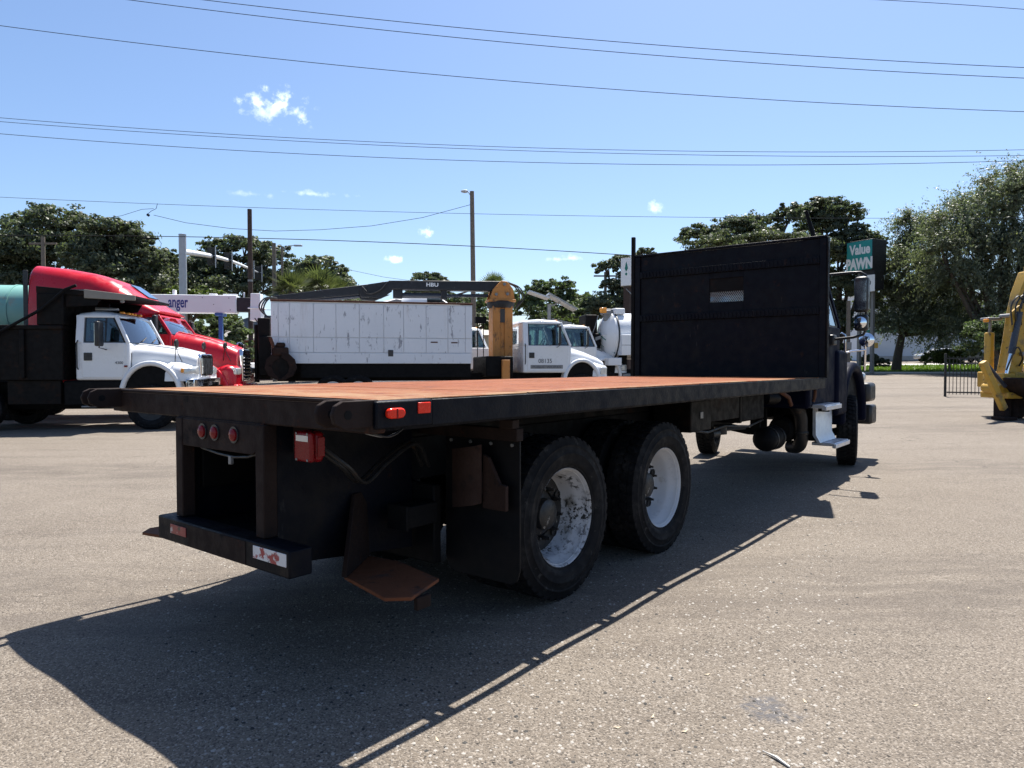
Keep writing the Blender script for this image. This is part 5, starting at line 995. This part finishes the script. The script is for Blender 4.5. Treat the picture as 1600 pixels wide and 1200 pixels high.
o=bpy.data.objects.new('grass',quads('grass',co,np.arange(3*n).reshape(-1,3),mt['grass'])); link(o); tag(o,'short green grass on the lawn strip','grass',kind='stuff')
# ---------------------------------------------------------------- gate
A=Vector(at(1479,620,26.0)); gA=Vector((A.x,26.0,gz(A.x,26.0))); gB=Vector((19.0,24.6,gz(19.0,24.6)))
gd=(gB-gA); gl=math.hypot(gd.x,gd.y); gg=thing('picket_gate','black metal picket gate standing open behind the backhoe','gate',tuple(gA),math.atan2(gd.y,gd.x)); ss=gd.z/gl
part('gate_rail',mt['signal_black'],gg,lambda m:[m.beam((0,0,z),(gl,0,z+gd.z),.04,.05) for z in (.16,1.22,1.42)])
part('gate_post',mt['signal_black'],gg,lambda m:m.box(-.09,-.01,-.05,.05,-.02,1.6),.008)
part('gate_post',mt['signal_black'],gg,lambda m:m.box(gl+.01,gl+.09,-.05,.05,gd.z-.02,1.6+gd.z),.008)
pm=MB().beam((0,0,.08),(0,0,1.5),.022,.022).mesh('picket',mt['signal_black'])
for k in range(int(gl/.115)):
    o=bpy.data.objects.new('picket',pm); link(o,gg); o.location=(.08+k*.115,0,ss*(.08+k*.115))
# ---------------------------------------------------------------- parked cars by the store
def car(px,py,Y,label,m,rz):
    q=at(px,py,Y); c=thing('parked_car',label,'car',(q.x,q.y,gz(q.x,q.y)+.02),rz,'cars parked by the store')
    part('car_body',m,c,lambda k:k.prism([(-2.2,.35),(2.2,.35),(2.25,.75),(1.9,.92),(1.0,1.0),(-1.6,1.02),(-2.2,.95)],-.88,.88),.10,seg=3)
    part('car_cabin',m,c,lambda k:k.loft([[(x0,-w,z),(x1,-w,z),(x1,w,z),(x0,w,z)] for x0,x1,w,z in ((-1.75,1.05,.82,.98),(-1.3,.35,.68,1.42),(-1.15,.2,.6,1.48))]),.05)
    part('car_window',mt['glass_dark'],c,lambda k:[k.slab([(-1.45,s*.83,1.03),(.85,s*.83,1.03),(.3,s*.71,1.40),(-1.2,s*.71,1.40)],.01*s) for s in (-1,1)])
    for x in (-1.35,1.35):
        for s in (-1,1): wheel(c,x,s*.78,.33,s>0,RIMF,None,0,.62)
car(1466,548,76,'silver car parked behind the clipped hedge',mt['car_silver'],R(178)); car(1503,550,74,'dark car parked in the shade beside the silver car',mt['car_dark'],R(175))
# ---------------------------------------------------------------- trees
def leaf_cloud(clumps,n,size,mat_,name,parent,elong=1.6,droop=0,shell=.55,sub=26,spread=.26):
    n=int(n*1.7); size*=.66; sub=int(sub*1.7); spread*=.80
    tot=sum((c[3]*c[4]*c[5])**(2/3) for c in clumps); P=[];D=[];S=[]
    for (cx,cy,cz,rx,ry,rz) in clumps:
        k=max(60,int(n*(rx*ry*rz)**(2/3)/tot)); ns=max(8,int(sub*(rx*ry*rz)**(1/3)))
        d=rng.normal(size=(ns,3)); d/=np.linalg.norm(d,axis=1)[:,None]; d[:,2]=np.where(d[:,2]<-.45,-d[:,2]*.6,d[:,2])
        rr=shell+(1-shell)*rng.random(ns)**.7; rr*=.82+.36*rng.random(ns)
        sc=d*rr[:,None]; w=rng.random(ns)**1.3+.25; w/=w.sum()
        idx=rng.choice(ns,size=k,p=w); sz=spread*(.55+.9*rng.random(ns))
        g=rng.normal(size=(k,3)); g/=np.linalg.norm(g,axis=1)[:,None]; g*=(rng.random(k)**.45)[:,None]
        q=sc[idx]+g*sz[idx][:,None]*np.array([1,1,.72])
        q=q*np.array([rx,ry,rz])
        if droop:                                  # leaves strung along arching sprays
            sd=d+rng.normal(size=(ns,3))*.45; sd[:,2]+=.25; sd/=np.linalg.norm(sd,axis=1)[:,None]; Ls=.9+1.5*rng.random(ns); t_=rng.random(k)
            ns2=6; off=rng.normal(size=(ns,ns2,3))*.30; pick=rng.integers(0,ns2,k); dir_=sd[idx]+off[idx,pick]
            q=sc[idx]*np.array([rx,ry,rz])*.88+dir_*(Ls[idx]*t_)[:,None]; q[:,2]-=droop*.9*(Ls[idx]*t_)**2*.5; q+=rng.normal(size=(k,3))*.07*(1-.5*t_)[:,None]; g=dir_*.6+g*.6
        P.append(q+np.array([cx,cy,cz])); D.append(g+d[idx]*.5)
    P=np.concatenate(P); D=np.concatenate(D); m=len(P)
    nr=D/np.linalg.norm(D,axis=1)[:,None]+rng.normal(size=(m,3))*.7+np.array([0,0,.35]); nr/=np.linalg.norm(nr,axis=1)[:,None]
    t=np.cross(nr,rng.normal(size=(m,3)))
    if droop: t[:,2]=-np.abs(t[:,2])-droop; t-=nr*np.sum(t*nr,1)[:,None]
    t/=np.linalg.norm(t,axis=1)[:,None]; b=np.cross(nr,t)
    s=size*(.6+.8*rng.random(m))[:,None]; l=s*elong*.5; w=s*.5
    co=np.stack([P-t*l,P+b*w+nr*s*.12,P+t*l,P-b*w+nr*s*.12],1).reshape(-1,3)
    o=bpy.data.objects.new(name,quads(name,co,np.arange(4*m).reshape(-1,4),mat_)); link(o,parent); return o
def tree(name,label,cat,base,clumps_px,Y,mat_,n,size,trunk=.3,group=None,depth=1.0,elong=1.6,droop=0,sub=26,spread=.26,trunkpx=None,shell=.55):
    bx,by=base; bz=gz(bx,by); t=thing(name,label,cat,(bx,by,bz),0,group)
    cl=[]
    for c in clumps_px:
        px,py,rx,rz=c[:4]; dy=c[4] if len(c)>4 else (rng.random()-.5)*2
        yy=by+dy; q=at(px,py,yy); k=yy/F
        cl.append((q.x-bx,q.y-by,q.z-bz,rx*k,max(rx,rz)*k*depth,rz*k))
    cz=np.array([c[:3] for c in cl]); low=min(c[2]-c[5] for c in cl); mid=cz.mean(0)
    fork=Vector((mid[0]*.25,mid[1]*.25,max(1.2,low+.15*(mid[2]-low))))
    tr=MB(); tr.tube([(0,0,-.15),(fork.x*.3+.05,fork.y*.3,fork.z*.5),tuple(fork)],[trunk*1.25,trunk*.95,trunk*.8],12)
    for c in cl:
        e=Vector(c[:3]); mm=fork.lerp(e,.5)+Vector((0,0,-.12*(e-fork).length+ .2))
        tr.tube([tuple(fork),tuple(mm),tuple(e)],[trunk*.55,trunk*.36,trunk*.12],8)
        for k in range(5):
            d=Vector(rng.normal(size=3)).normalized(); f=e+Vector((d.x*c[3],d.y*c[4],abs(d.z)*c[5]))*.8
            tr.tube([tuple(mm.lerp(e,.7)),tuple(e.lerp(f,.5)+Vector((0,0,-.1))),tuple(f)],[trunk*.16,trunk*.09,trunk*.03],5)
    tr.build('trunk',mt['bark'],t)
    leaf_cloud(cl,n,size,mat_,'crown',t,elong,droop,shell,sub,spread); return t
def gx(px,Y): return (px-800)/F*Y
LO,LM,LL,LG=mt['leaf_oak'],mt['leaf_mid'],mt['leaf_light'],mt['leaf_grey']
T=tree
T('oak_tree','broad dark oak whose crown tops the others behind the teal tank','tree',(gx(40,54),54),[(35,362,34,28),(85,345,50,24),(60,395,75,45),(5,415,55,45),(118,365,42,30),(110,420,60,50),(30,460,70,45),(-60,400,70,60)],54,LO,30000,.23,.5,'oaks behind the trucks')
T('oak_tree','dark oak crown directly above the red sleeper roof','tree',(gx(185,50),50),[(170,365,42,26),(150,400,50,40),(205,390,44,40),(185,440,70,50),(232,405,30,26),(225,450,50,40)],50,LO,26000,.22,.45,'oaks behind the trucks')
T('oak_tree','small dark oak filling the gap beside the steel signal mast','tree',(gx(258,56),56),[(262,405,18,16),(255,430,35,35),(270,470,45,35)],56,LO,9000,.22,.3,'oaks behind the trucks')
T('oak_tree','open-crowned oak behind the hanging traffic signals','tree',(gx(365,58),58),[(333,388,26,16),(322,420,40,26),(385,385,38,18),(372,415,46,28),(425,405,32,24),(350,455,60,36),(420,450,50,36),(300,440,30,26)],58,LO,24000,.22,.45,'oaks behind the trucks')
T('oak_tree','pale grey-green oak rising behind the two palms','tree',(gx(495,66),66),[(478,425,26,20),(500,412,28,14),(528,428,20,16),(500,445,50,24),(465,450,30,24),(535,452,22,18)],66,LG,14000,.26,.4,'oaks behind the trucks')
T('round_tree','bright green low tree behind the lettered boom','tree',(gx(300,40),40),[(285,468,36,20),(325,468,34,20),(258,476,26,20),(300,490,60,20)],40,LL,10000,.17,.2)
T('garden_bush','dark green bush under the lettered boom by the blue stand','bush',(gx(340,31),31),[(318,520,28,24),(350,512,30,22),(375,528,20,24),(340,550,50,30)],31,LM,9000,.13,.12)
T('garden_bush','dark hedge bush between the red tractor and the boom stand','bush',(gx(300,33),33),[(296,525,24,22),(300,555,40,30)],33,LO,5000,.13,.12)
T('far_tree','distant feathery tree top above the black knuckle boom','tree',(gx(672,75),75),[(668,434,24,9),(690,441,18,8),(645,444,16,8),(712,447,14,7),(672,455,40,12),(740,452,10,7)],75,LO,9000,.25,.4)
T('low_tree','low green tree between the palms and the black boom','tree',(gx(575,54),54),[(560,478,34,14),(610,485,40,14),(545,495,40,20),(650,490,40,16)],54,LM,8000,.2,.25)
T('low_tree','dark low tree behind the crane mast hoses','tree',(gx(735,50),50),[(715,478,30,20),(755,482,36,22),(730,505,60,22),(795,475,26,24)],50,LM,8000,.2,.25)
T('round_tree','rounded mid-green tree behind the numbered white cab','tree',(gx(862,58),58),[(840,455,24,16),(872,450,28,17),(858,470,40,20),(895,470,28,16),(828,482,26,22),(905,490,32,20),(872,495,50,24)],58,LM,16000,.2,.35)
T('garden_bush','yellow-green bush between the white cabs and the tanker','bush',(gx(893,34),34),[(880,505,16,12),(905,508,16,16),(893,525,30,20)],34,LL,7000,.12,.12)
T('oak_tree','dark tall tree beside the narrow white pylon sign','tree',(gx(975,56),56),[(948,420,20,14),(972,410,24,12),(990,425,26,24),(955,445,20,14),(985,460,36,26),(945,475,36,20),(1005,400,18,14),(930,490,34,20),(965,492,40,22)],56,LO,17000,.2,.4,'oaks behind the trucks')
T('oak_tree','wide oak whose crown shows over the top of the headboard','tree',(gx(1200,60),60),[(1095,372,36,20),(1145,358,40,20),(1190,352,34,22),(1130,385,60,22),(1200,385,60,26),(1235,340,26,20),(1250,390,50,24)],60,LO,22000,.22,.5,'oaks behind the trucks')
T('oak_tree','tall oak crown between the headboard and the teal sign','tree',(gx(1305,64),64),[(1262,335,26,20),(1290,325,34,16),(1320,340,32,22),(1285,360,40,28),(1335,372,32,24),(1362,378,20,16),(1310,400,50,30),(1310,450,40,34),(1306,505,28,36),(1300,550,26,26)],64,LO,32000,.22,.5,'oaks behind the trucks')
T('weeping_tree','grey-green drooping tree with bare trunk on the lawn','tree',(gx(1404,62),62.5),[(1390,470,36,32),(1425,425,46,36),(1398,508,36,22),(1450,470,46,40),(1470,512,42,24),(1440,380,36,26),(1500,500,40,32),(1425,352,20,14)],62.5,LG,75000,.115,.36,None,.9,3.0,.55,26,.30)
T('weeping_tree','huge feathery tree with drooping leaves behind the backhoe','tree',(gx(1560,56),56),[(1520,335,44,30),(1570,308,50,30),(1485,355,32,24),(1620,320,66,54),(1530,390,64,42),(1595,400,66,56),(1472,400,32,28),(1550,460,66,42),(1625,470,66,56),(1500,440,42,34),(1590,275,36,12),(1530,518,56,30),(1600,530,56,34)],56,LG,115000,.105,.5,None,.9,3.0,.55,26,.30)
T('round_tree','shaded low tree behind the picket gate','tree',(gx(1560,48),48),[(1545,520,36,28),(1585,515,40,34),(1560,545,50,24)],48,LM,9000,.17,.25)
T('clipped_hedge','clipped bright green hedge on the lawn beside the gate','hedge',(gx(1472,61),60.0),[(1456,562,14,14,0),(1476,561,16,15,0),(1496,562,14,15,.3)],60,LL,9000,.12,.1,None,.8,1.4,0,60,.3,None,.75)
T('garden_bush','round dark bush by the foot of the pawn sign','bush',(gx(1363,61),61.5),[(1358,566,16,14,0),(1378,568,12,10,0)],61,LO,4000,.13,.1)
# palms
def palm(label,px,py,Y,r,nf=44):
    q=at(px,py,Y); t=thing('palm_tree',label,'palm',(q.x,q.y,gz(q.x,q.y)),0,'fan palms behind the box'); h=q.z-gz(q.x,q.y)
    part('trunk',mt['bark'],t,lambda m:m.tube([(0,0,-.1),(.05,0,h*.5),(0,0,h)],[.24,.2,.22],10))
    V=[]
    for i in range(nf):
        a=i*2.399; el=R(86-125*((i+.5)/nf)); rr=r*(.8+.4*random.random()); d=Vector((math.cos(a)*math.cos(el),math.sin(a)*math.cos(el),math.sin(el)))
        st=d*rr*.48; sd=d.cross(Vector((0,0,1))).normalized(); up=sd.cross(d); tw=random.random()*1.6-.8; sd2=sd*math.cos(tw)+up*math.sin(tw); up2=sd2.cross(d)
        for j in range(15):
            f_=R(-84+12*j); ld=(d*math.cos(f_)+sd2*math.sin(f_)+up2*.25*abs(math.sin(f_))).normalized(); L_=rr*(.62+.12*random.random())*(.7+.3*math.cos(f_)); tip=st+ld*L_+Vector((0,0,-.10*L_)); w=ld.cross(up2).normalized()*.028*r
            m_=st.lerp(tip,.45); V+=[st,m_+w,tip,m_-w]
        w=sd*.03; V+=[Vector((0,0,0))-w,st-w,st+w,Vector((0,0,0))+w]
    co=np.array([(v.x,v.y,v.z+h) for v in V]); o=bpy.data.objects.new('crown',quads('crown',co,np.arange(len(co)).reshape(-1,4),mt['leaf_palm'])); link(o,t)
palm('bushy fan palm beside the thin luminaire pole',455,456,46,1.5)
palm('second fan palm, right above the rear of the scratched box',503,456,48,1.6)
palm('fan palm low between two taller ones',530,458,50,1.2)
palm('distant fan palm top over the crane mast',772,452,64,1.5,30)
# ---------------------------------------------------------------- overhead wires
def wire(pts,Y,r,label,m='wire_alu',grp='overhead power lines'):
    (xa,ya),(xb,yb),(xc,yc)=pts; P=np.polyfit([xa,xb,xc],[ya,yb,yc],2)
    path=[tuple(at(x,float(np.polyval(P,x)),Y)) for x in np.linspace(xa-(900 if xa<400 and xa<=0 else 500),xc+(900 if xc>=1600 else 0),60)]
    o=part('power_line',mt[m],None,lambda q:q.tube(path,r,5)); tag(o,label,'wire',grp)
U='thin high power line crossing the open sky'
wire([(320,-0.0),(800,51),(1600,105.5)],25,.012,'uppermost long power line crossing the open sky')
wire([(203,0),(800,67),(1600,122)],25,.012,'second highest long power line, close under the uppermost')
wire([(0,40),(800,127),(1600,174.5)],26,.012,'single power line alone between the upper pair and the lower trio')
wire([(1380,0),(1490,6.5),(1600,14.5)],25,.010,'short stretch of power line in the upper sky corner over the feathery tree')
wire([(0,184),(800,230),(1600,234)],33,.012,'top wire of the close trio of power lines','wire_alu')
wire([(0,190),(800,235),(1600,243)],33,.012,'middle wire of the close trio of power lines','wire_alu')
wire([(0,209),(800,253),(1600,251)],33,.013,'bottom wire of the close trio of power lines','wire_alu')
wire([(0,308),(740,334),(1600,340)],40,.012,'low power line passing just behind the tall cobra lamp pole','wire_alu')
wire([(0,368),(390,372),(1000,400)],37,.020,'thick black cable strung past the dark wooden pole','wire')
wire([(0,478),(560,487),(1000,498)],45,.014,'black service cable low behind the boom and tanker','wire')
def cable(label,P,Y,r,m='wire'):
    o=part('service_cable',mt[m],None,lambda q:q.tube([tuple(at(x,y,Y)) for x,y in P],r,6)); tag(o,label,'wire','service drops')
cable('sagging service cable from the junction clamp to the cobra lamp pole',[(240,336),(290,348),(360,357),(430,361),(500,359),(580,353),(660,340),(738,319)],40,.013)
cable('thin cable hanging from the junction clamp towards the oaks',[(0,360),(60,355),(130,347),(190,337),(222,327),(240,326)],40,.012)
jc=part('splice_clamp',mt['wire'],None,lambda q:q.tube([tuple(at(222,372,37)),tuple(at(247,373,37))],.05,8).tube([tuple(at(247,373,37)),tuple(at(252,380,37)),tuple(at(251,386,37))],.012,6)); tag(jc,'black splice box clipped on the thick cable','clamp')
jd=part('junction_clamp',mt['wire'],None,lambda q:q.tube([tuple(at(246,318,40)),tuple(at(244,326,40)),tuple(at(236,330,40)),tuple(at(230,335,40))],.015,6).tube([tuple(at(230,335,40)),tuple(at(233,337,40))],.07,8)); tag(jd,'small dark clamp where three thin cables meet','clamp')
cable('faint service cable running from the grey pole to the boom',[(441,400),(500,412),(600,433),(660,441)],52,.012,'wire_alu')
# ---------------------------------------------------------------- litter on the asphalt
tg=at(1212,1186,2.6); tw=part('twig',mat('twig_pale',(.55,.52,.47),.8),None,lambda q:q.tube([(tg.x-.02,tg.y+.03,.016),(tg.x,tg.y,.018),(tg.x+.03,tg.y-.06,.014)],[.003,.006,.004],7).tube([(tg.x-.02,tg.y+.03,.016),(tg.x-.035,tg.y+.04,.02)],.0025,6)); tag(tw,'short pale broken twig lying on the asphalt','twig')
mt['dry_leaf']=mat('dry_leaf',(.42,.35,.24),.8)
lf=[(965,1136),(1105,1055),(1430,1100),(1545,1088),(1070,1143),(683,1155),(1514,950),(1258,1100),(1020,1120)]
for i,(px,py) in enumerate(lf):
    d=ray(px,py); t=-HC/d.z; x,y=d.x*t,d.y*t; a=random.random()*6
    o=MB().add([(-.018,0,.004),(0,.006,.0),(.02,0,.006),(0,-.006,.0),(0,0,.002)],[(0,4,1),(1,4,2),(2,4,3),(3,4,0)]).build('dry_leaf',mt['dry_leaf'],None); o.location=(x,y,hz(x,y)+.001); o.rotation_euler=(0,0,a); tag(o,'small pale dry leaf lying on the open asphalt','leaf','dry leaves on the asphalt')
